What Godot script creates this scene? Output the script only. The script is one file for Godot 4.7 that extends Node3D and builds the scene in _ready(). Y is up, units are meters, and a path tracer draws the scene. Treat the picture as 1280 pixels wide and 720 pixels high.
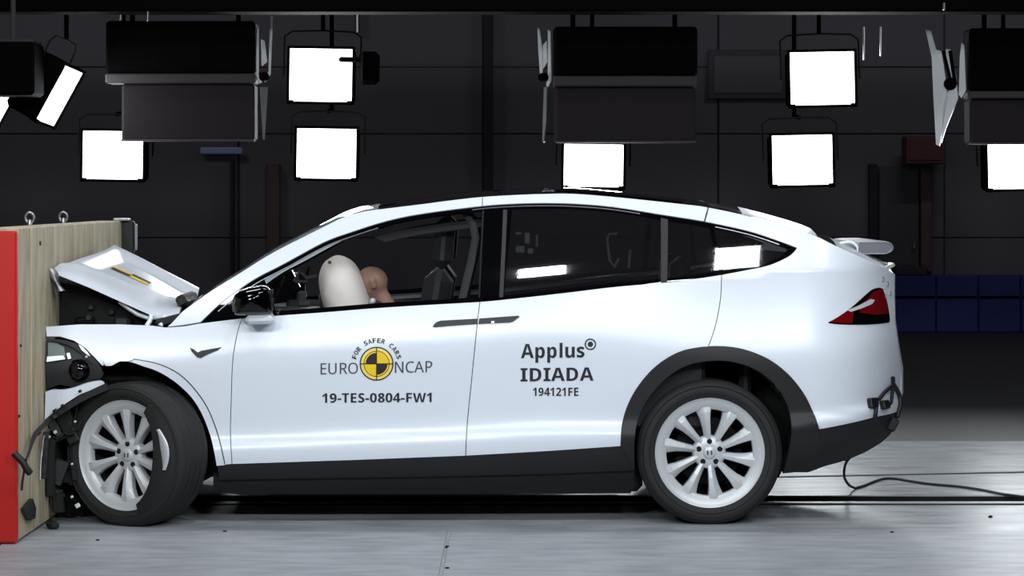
extends Node3D
# Crash laboratory: white car after a frontal barrier test. x right, y up, z towards the camera, metres.

const F := 3172.0          # focal length in pixels of a 1280 x 720 picture
const CX := 640.0
const HY := 243.0          # horizon row
const EYE := 1.697         # height of the lens
const CZ := 14.0           # distance of the lens from the car's centre plane

var used := {}
var M := {}
var rng := RandomNumberGenerator.new()
var belt_t := PackedFloat32Array()
var sill_t := PackedFloat32Array()
var sect_t := PackedFloat32Array()

# ---------------------------------------------------------------- mesh collecting
class MB:
	var v := PackedVector3Array()
	var n := PackedVector3Array()
	var ix := PackedInt32Array()

	func tri(a: Vector3, b: Vector3, c: Vector3, na: Vector3, nb: Vector3, nc: Vector3) -> void:
		var g := (c - a).cross(b - a)
		if g.length_squared() < 1e-16:
			return
		var k := v.size()
		if g.dot(na + nb + nc) < 0.0:
			v.append_array([a, c, b]); n.append_array([na, nc, nb])
		else:
			v.append_array([a, b, c]); n.append_array([na, nb, nc])
		ix.append_array([k, k + 1, k + 2])

	func flat(a: Vector3, b: Vector3, c: Vector3, hint: Vector3) -> void:
		var g := (c - a).cross(b - a).normalized()
		if g.dot(hint) < 0.0:
			g = -g
		tri(a, b, c, g, g, g)

	func quad(a: Vector3, b: Vector3, c: Vector3, d: Vector3, hint: Vector3) -> void:
		flat(a, b, c, hint); flat(a, c, d, hint)

	func box(c: Vector3, s: Vector3, bev := 0.0, B := Basis()) -> void:
		# chamfered box
		var h := s / 2.0
		bev = minf(bev, minf(h.x, minf(h.y, h.z)) * 0.8)
		var p := {}
		for sx in [-1, 1]:
			for sy in [-1, 1]:
				for sz in [-1, 1]:
					p[[sx, sy, sz, 0]] = Vector3(sx * h.x, sy * (h.y - bev), sz * (h.z - bev))
					p[[sx, sy, sz, 1]] = Vector3(sx * (h.x - bev), sy * h.y, sz * (h.z - bev))
					p[[sx, sy, sz, 2]] = Vector3(sx * (h.x - bev), sy * (h.y - bev), sz * h.z)
		var T := Transform3D(B, c)
		for s1 in [-1, 1]:
			quad(T * p[[s1, -1, -1, 0]], T * p[[s1, 1, -1, 0]], T * p[[s1, 1, 1, 0]], T * p[[s1, -1, 1, 0]], B * Vector3(s1, 0, 0))
			quad(T * p[[-1, s1, -1, 1]], T * p[[1, s1, -1, 1]], T * p[[1, s1, 1, 1]], T * p[[-1, s1, 1, 1]], B * Vector3(0, s1, 0))
			quad(T * p[[-1, -1, s1, 2]], T * p[[1, -1, s1, 2]], T * p[[1, 1, s1, 2]], T * p[[-1, 1, s1, 2]], B * Vector3(0, 0, s1))
		if bev > 0.0:
			for s1 in [-1, 1]:
				for s2 in [-1, 1]:
					quad(T * p[[s1, s2, -1, 0]], T * p[[s1, s2, 1, 0]], T * p[[s1, s2, 1, 1]], T * p[[s1, s2, -1, 1]], B * Vector3(s1, s2, 0))
					quad(T * p[[s1, -1, s2, 0]], T * p[[s1, 1, s2, 0]], T * p[[s1, 1, s2, 2]], T * p[[s1, -1, s2, 2]], B * Vector3(s1, 0, s2))
					quad(T * p[[-1, s1, s2, 1]], T * p[[1, s1, s2, 1]], T * p[[1, s1, s2, 2]], T * p[[-1, s1, s2, 2]], B * Vector3(0, s1, s2))
					for s3 in [-1, 1]:
						flat(T * p[[s1, s2, s3, 0]], T * p[[s1, s2, s3, 1]], T * p[[s1, s2, s3, 2]], B * Vector3(s1, s2, s3))

	func grid(pts: Array, out := Vector3.ZERO, closed_u := false) -> void:
		# pts[i][j]; smooth normals from neighbours; out: a point the normals point away from (or INF for none)
		var nu := pts.size(); var nv: int = pts[0].size()
		var ns := []
		for i in nu:
			var row := PackedVector3Array()
			for j in nv:
				var i0 := i - 1; var i1 := i + 1
				if closed_u:
					i0 = (nu - 2) if i == 0 else i - 1
					i1 = 1 if i == nu - 1 else i + 1
				else:
					i0 = maxi(i0, 0); i1 = mini(i1, nu - 1)
				var du: Vector3 = pts[i1][j] - pts[i0][j]
				var dv: Vector3 = pts[i][mini(j + 1, nv - 1)] - pts[i][maxi(j - 1, 0)]
				var q := du.cross(dv)
				if q.length_squared() < 1e-14:
					q = pts[i][j] - out
				q = q.normalized()
				row.append(q)
			ns.append(row)
		var score := 0.0
		for i in nu:
			for j in nv:
				score += ns[i][j].dot((pts[i][j] - out).normalized())
		var sg := 1.0 if score >= 0.0 else -1.0
		for i in nu - 1:
			for j in nv - 1:
				tri(pts[i][j], pts[i + 1][j], pts[i + 1][j + 1], ns[i][j] * sg, ns[i + 1][j] * sg, ns[i + 1][j + 1] * sg)
				tri(pts[i][j], pts[i + 1][j + 1], pts[i][j + 1], ns[i][j] * sg, ns[i + 1][j + 1] * sg, ns[i][j + 1] * sg)

	func lathe(prof: Array, T: Transform3D, segs := 48, smooth := 0.7) -> void:
		# prof: Vector2(radius, z); axis is local z. Smooth across gentle bends only.
		var m := prof.size()
		var sn := []
		for k in m - 1:
			var d: Vector2 = prof[k + 1] - prof[k]
			sn.append(Vector2(d.y, -d.x).normalized())
		for k in m - 1:
			var n0: Vector2 = sn[k]; var n1: Vector2 = sn[k]
			if k > 0 and sn[k - 1].dot(sn[k]) > smooth: n0 = (sn[k - 1] + sn[k]).normalized()
			if k < m - 2 and sn[k + 1].dot(sn[k]) > smooth: n1 = (sn[k + 1] + sn[k]).normalized()
			for s in segs:
				var a0 := TAU * s / segs; var a1 := TAU * (s + 1) / segs
				var c0 := Vector3(cos(a0), sin(a0), 0); var c1 := Vector3(cos(a1), sin(a1), 0)
				var z := Vector3(0, 0, 1)
				var A: Vector3 = T * (c0 * prof[k].x + z * prof[k].y); var Bb: Vector3 = T * (c1 * prof[k].x + z * prof[k].y)
				var C: Vector3 = T * (c1 * prof[k + 1].x + z * prof[k + 1].y); var D: Vector3 = T * (c0 * prof[k + 1].x + z * prof[k + 1].y)
				var nA := T.basis * (c0 * n0.x + z * n0.y); var nB := T.basis * (c1 * n0.x + z * n0.y)
				var nC := T.basis * (c1 * n1.x + z * n1.y); var nD := T.basis * (c0 * n1.x + z * n1.y)
				tri(A, Bb, C, nA, nB, nC); tri(A, C, D, nA, nC, nD)

	func tube(pts: Array, r: float, segs := 10) -> void:
		var rings := []
		var up := Vector3(0.13, 0.97, 0.21)
		for i in pts.size():
			var d: Vector3 = (pts[mini(i + 1, pts.size() - 1)] - pts[maxi(i - 1, 0)]).normalized()
			var a := d.cross(up)
			if a.length() < 0.05: a = d.cross(Vector3(1, 0, 0.1))
			a = a.normalized(); var b := a.cross(d)
			up = b
			var ring := []
			for s in segs + 1:
				var t := TAU * s / segs
				ring.append([pts[i] + (a * cos(t) + b * sin(t)) * r, a * cos(t) + b * sin(t)])
			rings.append(ring)
		for i in pts.size() - 1:
			for s in segs:
				var q = [rings[i][s], rings[i][s + 1], rings[i + 1][s + 1], rings[i + 1][s]]
				tri(q[0][0], q[1][0], q[2][0], q[0][1], q[1][1], q[2][1]); tri(q[0][0], q[2][0], q[3][0], q[0][1], q[2][1], q[3][1])
		for e in [0, pts.size() - 1]:
			var hint: Vector3 = pts[0] - pts[1] if e == 0 else pts[e] - pts[e - 1]
			for s in segs:
				flat(pts[e], rings[e][s][0], rings[e][s + 1][0], hint)

	func prism(poly: PackedVector2Array, z0: float, z1: float, T := Transform3D()) -> void:
		var t := Geometry2D.triangulate_polygon(poly)
		for k in range(0, t.size(), 3):
			var q := [poly[t[k]], poly[t[k + 1]], poly[t[k + 2]]]
			for e in [[z0, signf(z0 - z1)], [z1, signf(z1 - z0)]]:
				flat(T * Vector3(q[0].x, q[0].y, e[0]), T * Vector3(q[1].x, q[1].y, e[0]), T * Vector3(q[2].x, q[2].y, e[0]), T.basis * Vector3(0, 0, e[1]))
		var sg := -1.0 if Geometry2D.is_polygon_clockwise(poly) else 1.0
		for k in poly.size():
			var a := poly[k]; var b := poly[(k + 1) % poly.size()]
			var o := Vector3(b.y - a.y, a.x - b.x, 0) * sg
			quad(T * Vector3(a.x, a.y, z0), T * Vector3(b.x, b.y, z0), T * Vector3(b.x, b.y, z1), T * Vector3(a.x, a.y, z1), T.basis * o)

	func mesh() -> ArrayMesh:
		var arr := []
		arr.resize(Mesh.ARRAY_MAX)
		arr[Mesh.ARRAY_VERTEX] = v; arr[Mesh.ARRAY_NORMAL] = n; arr[Mesh.ARRAY_INDEX] = ix
		var m := ArrayMesh.new()
		m.add_surface_from_arrays(Mesh.PRIMITIVE_TRIANGLES, arr)
		return m

# ---------------------------------------------------------------- naming and adding
func numbered(called: String) -> String:
	var k: int = used.get(called, 0)
	used[called] = k + 1
	return called if k == 0 else "%s_%03d" % [called, k]

func put(m: MB, called: String, mtl: Material, parent: Node3D = null, label := "") -> MeshInstance3D:
	var o := MeshInstance3D.new()
	o.mesh = m.mesh()
	o.material_override = mtl
	o.name = numbered(called) if parent == null else called
	(parent if parent else self).add_child(o, true)
	if label: o.set_meta("label", label)
	return o

func tag(o: Node3D, label: String, category: String, group := "") -> Node3D:
	o.set_meta("label", label); o.set_meta("category", category)
	if group: o.set_meta("group", group)
	return o

func thing(called: String, label: String, category: String, at := Vector3.ZERO, group := "") -> Node3D:
	var o := Node3D.new()
	o.name = numbered(called); add_child(o); o.position = at
	return tag(o, label, category, group)

func struct(m: MB, called: String, mtl: Material) -> MeshInstance3D:
	var o := put(m, called, mtl)
	o.set_meta("kind", "structure")
	return o

func mat(called: String, c: Color, rough := 0.5, metal := 0.0, coat := 0.0) -> StandardMaterial3D:
	var m := StandardMaterial3D.new()
	m.resource_name = called; m.albedo_color = c; m.roughness = rough; m.metallic = metal
	if coat > 0.0:
		m.clearcoat_enabled = true; m.clearcoat = coat; m.clearcoat_roughness = 0.06
	M[called] = m
	return m

func glass(called: String, c: Color, a: float) -> StandardMaterial3D:
	var m := mat(called, Color(c.r, c.g, c.b, a), 0.03)
	m.transparency = BaseMaterial3D.TRANSPARENCY_ALPHA
	return m

func noise_tex(sd: int, freq: float, ramp: Array, size := 512, octaves := 4) -> NoiseTexture2D:
	var nz := FastNoiseLite.new()
	nz.seed = sd; nz.frequency = freq; nz.fractal_octaves = octaves
	var t := NoiseTexture2D.new()
	t.width = size; t.height = size; t.seamless = true; t.noise = nz
	var g := Gradient.new()
	g.offsets = PackedFloat32Array(); 
	var offs := PackedFloat32Array(); var cols := PackedColorArray()
	for r in ramp:
		offs.append(r[0]); cols.append(r[1])
	g.offsets = offs; g.colors = cols
	t.color_ramp = g
	return t

# ---------------------------------------------------------------- pixels, splines, the car's side surface
func P(px: float, py: float, z: float) -> Vector3:
	var d := CZ - z
	return Vector3((px - CX) * d / F, EYE - (py - HY) * d / F, z)

func table(pts: Array, lo: float, hi: float, n: int, blur: int) -> PackedFloat32Array:
	var t := PackedFloat32Array()
	for i in n:
		var x := lerpf(lo, hi, float(i) / (n - 1))
		var y: float = pts[0].y
		if x >= pts[-1].x: y = pts[-1].y
		else:
			for k in pts.size() - 1:
				if x >= pts[k].x and x <= pts[k + 1].x:
					y = lerpf(pts[k].y, pts[k + 1].y, (x - pts[k].x) / (pts[k + 1].x - pts[k].x))
		t.append(y)
	for pass_ in 3:
		var s := t.duplicate()
		for i in n:
			var sum := 0.0
			for k in range(-blur, blur + 1): sum += s[clampi(i + k, 0, n - 1)]
			t[i] = sum / (2 * blur + 1)
	return t

func look(t: PackedFloat32Array, lo: float, hi: float, x: float) -> float:
	var f := clampf((x - lo) / (hi - lo), 0.0, 1.0) * (t.size() - 1)
	var i := mini(int(f), t.size() - 2)
	return lerpf(t[i], t[i + 1], f - i)

func make_tables() -> void:
	belt_t = table([Vector2(-50, 414), Vector2(215, 408), Vector2(300, 397), Vector2(400, 389.5), Vector2(500, 382), Vector2(600, 376), Vector2(700, 366), Vector2(800, 355), Vector2(880, 347), Vector2(1000, 338), Vector2(1120, 333), Vector2(1300, 330)], -50, 1300, 271, 6)
	sill_t = table([Vector2(-50, 588), Vector2(285, 581), Vector2(580, 570), Vector2(776, 558), Vector2(1024, 540), Vector2(1120, 522), Vector2(1300, 515)], -50, 1300, 271, 6)
	sect_t = table([Vector2(-0.5, 0.72), Vector2(-0.3, 0.84), Vector2(-0.2, 0.905), Vector2(-0.1, 0.948), Vector2(0, 0.972), Vector2(0.09, 0.984), Vector2(0.13, 0.978), Vector2(0.175, 0.957), Vector2(0.25, 0.955), Vector2(0.4, 0.967), Vector2(0.55, 0.979), Vector2(0.66, 0.988), Vector2(0.74, 0.990), Vector2(0.81, 0.981), Vector2(0.90, 0.964), Vector2(1.0, 0.942), Vector2(1.05, 0.928)], -0.5, 1.05, 400, 5)

func zs(x: float, y: float) -> float:
	# half width of the body at (x, y): section between sill and belt line, tumblehome above it, rounded tail
	var px := CX + x * F / 13.03
	var yb := EYE - (look(belt_t, -50, 1300, px) - HY) * 13.03 / F
	var ys := EYE - (look(sill_t, -50, 1300, px) - HY) * 13.03 / F
	var z := 0.0
	if y <= yb:
		var t := (y - ys) / (yb - ys)
		if t > 0.0: t += 0.98 * smoothstep(640.0, 960.0, px) * t * (1.0 - t)   # the haunch over the rear wheel
		z = look(sect_t, -0.5, 1.05, t)
	else:
		var v := y - yb
		z = look(sect_t, -0.5, 1.05, 1.0) - 0.43 * v - 0.36 * v * v
	z -= 0.007 * x * x
	if x > 1.40: z -= minf(0.62, 0.45 * pow((x - 1.40) / 0.65, 3.2))
	if x < -1.7: z += 0.07 * pow((-1.7 - x) / 0.69, 2.0)
	return z

func nrm(x: float, y: float) -> Vector3:
	var e := 0.006
	return Vector3((zs(x - e, y) - zs(x + e, y)) / (2 * e), (zs(x, y - e) - zs(x, y + e)) / (2 * e), 1).normalized()

func S(px: float, py: float) -> Vector2:
	# the point of the side surface seen at a pixel of the photograph
	var z := 0.9
	var p := Vector3.ZERO
	for k in 14:
		p = P(px, py, z)
		z = lerpf(z, zs(p.x, p.y), 0.8)
	return Vector2(p.x, p.y)

func cr(pts: Array, sub := 5) -> Array:
	# Catmull-Rom through Vector2s
	var o := []
	for i in pts.size() - 1:
		var a: Vector2 = pts[maxi(i - 1, 0)]; var b: Vector2 = pts[i]; var c: Vector2 = pts[i + 1]; var d: Vector2 = pts[mini(i + 2, pts.size() - 1)]
		for k in sub:
			var t := float(k) / sub
			var m1 := (c - a) * 0.5; var m2 := (d - b) * 0.5
			o.append((2 * t * t * t - 3 * t * t + 1) * b + (t * t * t - 2 * t * t + t) * m1 + (-2 * t * t * t + 3 * t * t) * c + (t * t * t - t * t) * m2)
	o.append(pts[-1])
	return o

func vv(flat_: Array) -> Array:
	var o := []
	for k in range(0, flat_.size(), 2): o.append(Vector2(flat_[k], flat_[k + 1]))
	return o

func rev(a: Array) -> Array:
	var o := a.duplicate(); o.reverse()
	return o

func at_x(curve: Array, x: float) -> Vector2:
	for k in curve.size() - 1:
		var a: Vector2 = curve[k]; var b: Vector2 = curve[k + 1]
		if (a.x - x) * (b.x - x) <= 0.0 and absf(a.x - b.x) > 1e-6:
			return a.lerp(b, (x - a.x) / (b.x - a.x))
	return curve[-1]

func part_x(curve: Array, x0: float, x1: float) -> Array:
	# the stretch of a curve whose x runs one way, from x0 to x1
	var o := [at_x(curve, x0)]
	var lo := minf(x0, x1); var hi := maxf(x0, x1)
	var inside := curve.filter(func(p): return p.x > lo + 0.5 and p.x < hi - 0.5)
	if inside.size() > 1 and (inside[-1].x - inside[0].x) * (x1 - x0) < 0: inside.reverse()
	o.append_array(inside); o.append(at_x(curve, x1))
	return o

func surf(pix: Array) -> PackedVector2Array:
	var o := PackedVector2Array()
	for p in pix:
		var q := S(p.x, p.y)
		if o.is_empty() or o[-1].distance_to(q) > 0.0008: o.append(q)
	if o[0].distance_to(o[-1]) < 0.0008: o.remove_at(o.size() - 1)
	return o

func sheet(m: MB, poly: PackedVector2Array, holes: Array, off: float, thick: float, cell := 0.032, side := 1.0) -> void:
	# the outline cut into cells that follow the side surface, with its edges turned in by thick
	var lo := poly[0]; var hi := poly[0]
	for p in poly:
		lo = lo.min(p); hi = hi.max(p)
	var nx := int((hi.x - lo.x) / cell) + 1; var ny := int((hi.y - lo.y) / cell) + 1
	var cache := {}
	var lift := func(p: Vector2) -> Array:
		if not cache.has(p):
			var n := nrm(p.x, p.y)
			var q := Vector3(p.x, p.y, zs(p.x, p.y)) + n * off
			q.z *= side; n.z *= side
			cache[p] = [q, n]
		return cache[p]
	for i in nx:
		var strip := PackedVector2Array([Vector2(lo.x + i * cell, lo.y - 1), Vector2(lo.x + (i + 1) * cell, lo.y - 1), Vector2(lo.x + (i + 1) * cell, hi.y + 1), Vector2(lo.x + i * cell, hi.y + 1)])
		var cols := Geometry2D.intersect_polygons(poly, strip)
		for col in cols:
			var y0 := INF; var y1 := -INF
			for p in col:
				y0 = minf(y0, p.y); y1 = maxf(y1, p.y)
			for j in range(int(floor((y0 - lo.y) / cell)), int(floor((y1 - lo.y) / cell)) + 1):
				var c := Vector2(lo.x + i * cell, lo.y + j * cell)
				var rect := PackedVector2Array([c - Vector2(0.001, 0), c + Vector2(cell + 0.001, 0), c + Vector2(cell + 0.001, cell), c + Vector2(-0.001, cell)])
				var pieces := Geometry2D.intersect_polygons(col, rect)
				for h in holes:
					var nxt: Array[PackedVector2Array] = []
					for q in pieces: nxt.append_array(Geometry2D.clip_polygons(q, h))
					pieces = nxt
				for q in pieces:
					if q.size() < 3: continue
					var t := Geometry2D.triangulate_polygon(q)
					for k in range(0, t.size(), 3):
						var a: Array = lift.call(q[t[k]]); var b: Array = lift.call(q[t[k + 1]]); var d: Array = lift.call(q[t[k + 2]])
						m.tri(a[0], b[0], d[0], a[1], b[1], d[1])
	if thick > 0.0:
		for ring in [poly] + holes:
			var sg := -1.0 if Geometry2D.is_polygon_clockwise(ring) else 1.0
			if ring != poly: sg = -sg
			for k in ring.size():
				var a: Array = lift.call(ring[k]); var b: Array = lift.call(ring[(k + 1) % ring.size()])
				var dv: Vector2 = ring[(k + 1) % ring.size()] - ring[k]
				var o := Vector3(dv.y, -dv.x, 0) * sg
				m.quad(a[0], b[0], b[0] - b[1] * thick, a[0] - a[1] * thick, o)

func panel(pix: Array, called: String, mtl: Material, parent: Node3D, off := 0.0, thick := 0.02, gap := 0.002, both := true, holes_pix: Array = [], cell := 0.032, label := "") -> MeshInstance3D:
	var poly := surf(pix)
	if gap > 0.0:
		var sh := Geometry2D.offset_polygon(poly, -gap)
		if sh.size() > 0:
			poly = sh[0]
			for s in sh:
				if s.size() > poly.size(): poly = s
	var holes := []
	for h in holes_pix: holes.append(surf(h))
	var m := MB.new()
	sheet(m, poly, holes, off, thick, cell)
	var o := put(m, called, mtl, parent, label)
	if both:
		var f := MB.new()
		f.ix = m.ix.duplicate()
		for k in range(0, f.ix.size(), 3):
			var t := f.ix[k + 1]; f.ix[k + 1] = f.ix[k + 2]; f.ix[k + 2] = t
		for k in m.v.size():
			f.v.append(m.v[k] * Vector3(1, 1, -1)); f.n.append(m.n[k] * Vector3(1, 1, -1))
		put(f, called, mtl, parent, label)
	return o

func loft(pix: Array, nz: int, crown: float, off := 0.0, edge := 1.0) -> Array:
	# from the near side's edge across to the far side's, arched by crown
	var pts := []
	for p in pix:
		var q := S(p.x, p.y)
		pts.append(Vector3(q.x, q.y, zs(q.x, q.y)))
	var rows := []
	for i in pts.size():
		var d: Vector3 = pts[mini(i + 1, pts.size() - 1)] - pts[maxi(i - 1, 0)]
		var nn := Vector3(-d.y, d.x, 0).normalized()
		var row := []
		for j in nz + 1:
			var t := lerpf(-edge, edge, float(j) / nz)
			row.append(Vector3(pts[i].x, pts[i].y, pts[i].z * t) + nn * (crown * (1.0 - pow(absf(t), 2.4)) + off))
		rows.append(row)
	return rows

func words(s: String, x0: float, y0: float, x1: float, y1: float, called: String, mtl: Material, parent: Node3D, bold := false, slope := 0.0, turn := 0.0, ref := "") -> void:
	# lettering laid on the side surface: its box fills x0..x1, y0 (top) .. y1 (bottom) in the photograph's pixels
	var tm := TextMesh.new()
	var f := SystemFont.new()
	f.font_names = PackedStringArray(["Droid Sans"]); f.font_weight = 700 if bold else 400
	tm.font = f; tm.text = s; tm.font_size = 48; tm.pixel_size = 0.01; tm.depth = 0.0; tm.curve_step = 1.0
	var a := tm.get_mesh_arrays()
	var v: PackedVector3Array = a[Mesh.ARRAY_VERTEX]
	var ix: PackedInt32Array = a[Mesh.ARRAY_INDEX]
	var lo := v[0]; var hi := v[0]
	for p in v:
		lo = lo.min(p); hi = hi.max(p)
	var m := MB.new()
	var c := Vector2((x0 + x1) / 2, (y0 + y1) / 2)
	var w := PackedVector3Array(); var nn := PackedVector3Array()
	for p in v:
		var q := Vector2(lerpf(x0, x1, (p.x - lo.x) / (hi.x - lo.x)), lerpf(y1, y0, (p.y - lo.y) / maxf(hi.y - lo.y, 1e-6))) - c
		q = q.rotated(turn) + Vector2(0, q.x * slope) + c
		var g := S(q.x, q.y)
		var n := nrm(g.x, g.y)
		w.append(Vector3(g.x, g.y, zs(g.x, g.y)) + n * 0.0025); nn.append(n)
	for k in range(0, ix.size(), 3):
		m.tri(w[ix[k]], w[ix[k + 1]], w[ix[k + 2]], nn[ix[k]], nn[ix[k + 1]], nn[ix[k + 2]])
	put(m, called, mtl, parent)

# ---------------------------------------------------------------- a body as one skin: tapered capsules joined smoothly, meshed as surface nets
func skin(m: MB, bones: Array, lo: Vector3, hi: Vector3, cell: float, k: float) -> void:
	var nx := int((hi.x - lo.x) / cell) + 1; var ny := int((hi.y - lo.y) / cell) + 1; var nz := int((hi.z - lo.z) / cell) + 1
	var val := PackedFloat32Array(); val.resize((nx + 1) * (ny + 1) * (nz + 1))
	var field := func(p: Vector3) -> float:
		var d := 9.0
		for b in bones:
			var ab: Vector3 = b[1] - b[0]
			var t := clampf((p - b[0]).dot(ab) / maxf(ab.length_squared(), 1e-8), 0.0, 1.0)
			var e: float = p.distance_to(b[0] + ab * t) - lerpf(b[2], b[3], t)
			if b.size() > 4:   # carved away
				var h2 := clampf(0.5 - 0.5 * (d + e) / k, 0.0, 1.0)
				d = lerpf(d, -e, h2) + k * h2 * (1.0 - h2)
				continue
			var h := clampf(0.5 + 0.5 * (d - e) / k, 0.0, 1.0)
			d = lerpf(d, e, h) - k * h * (1.0 - h)
		return d
	var sx := 1; var sy := nx + 1; var sz := (nx + 1) * (ny + 1)
	for z in nz + 1:
		for y in ny + 1:
			for x in nx + 1:
				val[x + y * sy + z * sz] = field.call(lo + Vector3(x, y, z) * cell)
	var vert := {}
	var norm := {}
	for z in nz:
		for y in ny:
			for x in nx:
				var b := x + y * sy + z * sz
				var sum := Vector3.ZERO; var cnt := 0
				for e in [[0, 1], [2, 3], [4, 5], [6, 7], [0, 2], [1, 3], [4, 6], [5, 7], [0, 4], [1, 5], [2, 6], [3, 7]]:
					var p0 := Vector3(e[0] & 1, (e[0] >> 1) & 1, e[0] >> 2); var p1 := Vector3(e[1] & 1, (e[1] >> 1) & 1, e[1] >> 2)
					var v0 := val[b + int(p0.x) + int(p0.y) * sy + int(p0.z) * sz]; var v1 := val[b + int(p1.x) + int(p1.y) * sy + int(p1.z) * sz]
					if (v0 < 0.0) != (v1 < 0.0):
						sum += p0.lerp(p1, v0 / (v0 - v1)); cnt += 1
				if cnt:
					var q := lo + (Vector3(x, y, z) + sum / cnt) * cell
					vert[b] = q
					var h := cell * 0.5
					norm[b] = Vector3(field.call(q + Vector3(h, 0, 0)) - field.call(q - Vector3(h, 0, 0)), field.call(q + Vector3(0, h, 0)) - field.call(q - Vector3(0, h, 0)), field.call(q + Vector3(0, 0, h)) - field.call(q - Vector3(0, 0, h))).normalized()
	for z in range(1, nz):
		for y in range(1, ny):
			for x in range(1, nx):
				var b := x + y * sy + z * sz
				for ax in [[sx, sy, sz], [sy, sz, sx], [sz, sx, sy]]:
					if (val[b] < 0.0) != (val[b + ax[0]] < 0.0):
						var q := [b, b - ax[1], b - ax[1] - ax[2], b - ax[2]]
						if q.all(func(i): return vert.has(i)):
							m.tri(vert[q[0]], vert[q[1]], vert[q[2]], norm[q[0]], norm[q[1]], norm[q[2]])
							m.tri(vert[q[0]], vert[q[2]], vert[q[3]], norm[q[0]], norm[q[2]], norm[q[3]])

# ---------------------------------------------------------------- the laboratory
func _ready() -> void:
	rng.seed = 7
	make_tables()
	# camera
	var cam := Camera3D.new()
	cam.name = "camera"; add_child(cam)
	cam.position = Vector3(0, EYE, CZ)
	cam.set_frustum(720.0 / F * 0.1, Vector2(0, -117.0 / F * 0.1), 0.1, 100.0)
	cam.current = true
	# the hall is closed: no sky comes in
	var we := WorldEnvironment.new()
	we.name = "environment"
	var e := Environment.new()
	e.background_mode = Environment.BG_COLOR; e.background_color = Color.BLACK
	e.tonemap_mode = Environment.TONE_MAPPER_LINEAR; e.tonemap_exposure = 1.05
	e.sdfgi_enabled = true; e.ssao_enabled = true; e.ssil_enabled = true
	we.environment = e; add_child(we)
	materials()
	# the lamps above and beside the camera that light the car: position, size, aim, energy
	var rig := [
		[Vector3(-0.18, 5.2, 3.83), Vector2(0.32, 0.30), Vector3(-0.3, 0.6, 0.9), 4.6, "bright square ceiling flood lamp close above the camera side of the front door"],
		[Vector3(1.42, 5.2, 3.97), Vector2(0.38, 0.78), Vector3(1.3, 0.6, 0.9), 4.6, "bright tall ceiling flood lamp close above the camera side of the rear wheel"],
		[Vector3(-2.9, 5.2, 3.9), Vector2(0.6, 0.5), Vector3(-1.9, 0.6, 0.9), 4.2, "bright ceiling flood lamp close above the camera side of the barrier"],
		[Vector3(3.6, 5.2, 3.9), Vector2(0.6, 0.5), Vector3(1.6, 0.8, 0.9), 4.2, "bright ceiling flood lamp above the floor to the right of the car tail"],
		[Vector3(-3.4, 4.2, 9.6), Vector2(0.9, 0.6), Vector3(-1.6, 0.4, 0.9), 14.0, "flood lamp hung beside the camera, above the barrier end of the row"],
		[Vector3(-1.3, 4.2, 9.6), Vector2(0.9, 0.6), Vector3(-0.8, 0.4, 0.9), 13.0, "flood lamp hung beside the camera, second from the barrier end of the row"],
		[Vector3(1.3, 4.2, 9.6), Vector2(0.9, 0.6), Vector3(0.8, 0.4, 0.9), 13.0, "flood lamp hung beside the camera, third from the barrier end of the row"],
		[Vector3(3.4, 4.2, 9.6), Vector2(0.9, 0.6), Vector3(1.8, 0.4, 0.9), 17.0, "flood lamp hung beside the camera, farthest from the barrier in the row"],
		[Vector3(-2.6, 6.0, -0.6), Vector2(1.6, 0.8), Vector3(-2.4, 0.0, 0.2), 3.5, "large flood lamp straight above the crushed bonnet"],
		[Vector3(0.6, 6.0, -0.6), Vector2(1.6, 0.8), Vector3(0.5, 0.0, 0.0), 2.2, "large flood lamp straight above the car roof"],
		[Vector3(4.2, 6.0, -0.6), Vector2(1.6, 0.8), Vector3(3.6, 0.0, 0.6), 2.5, "large flood lamp above the floor behind the car tail"],
		[Vector3(-6.0, 6.6, -12.5), Vector2(2.4, 0.3), Vector3(-6.0, 1.0, -15.5), 3.0, "long dim ceiling lamp before the left half of the back wall"],
		[Vector3(5.5, 6.6, -12.5), Vector2(2.4, 0.3), Vector3(5.5, 1.0, -15.5), 3.0, "long dim ceiling lamp before the right half of the back wall"],
	]
	for r in rig:
		flood_lamp(r[4], r[0], r[1], r[2], r[3], 6.95, "lamps of the ceiling rig out of view")
	hall()
	flag_board()
	back_lamps()
	light_banks()
	barrier()
	car()
	dummy()
	debris()

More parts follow.
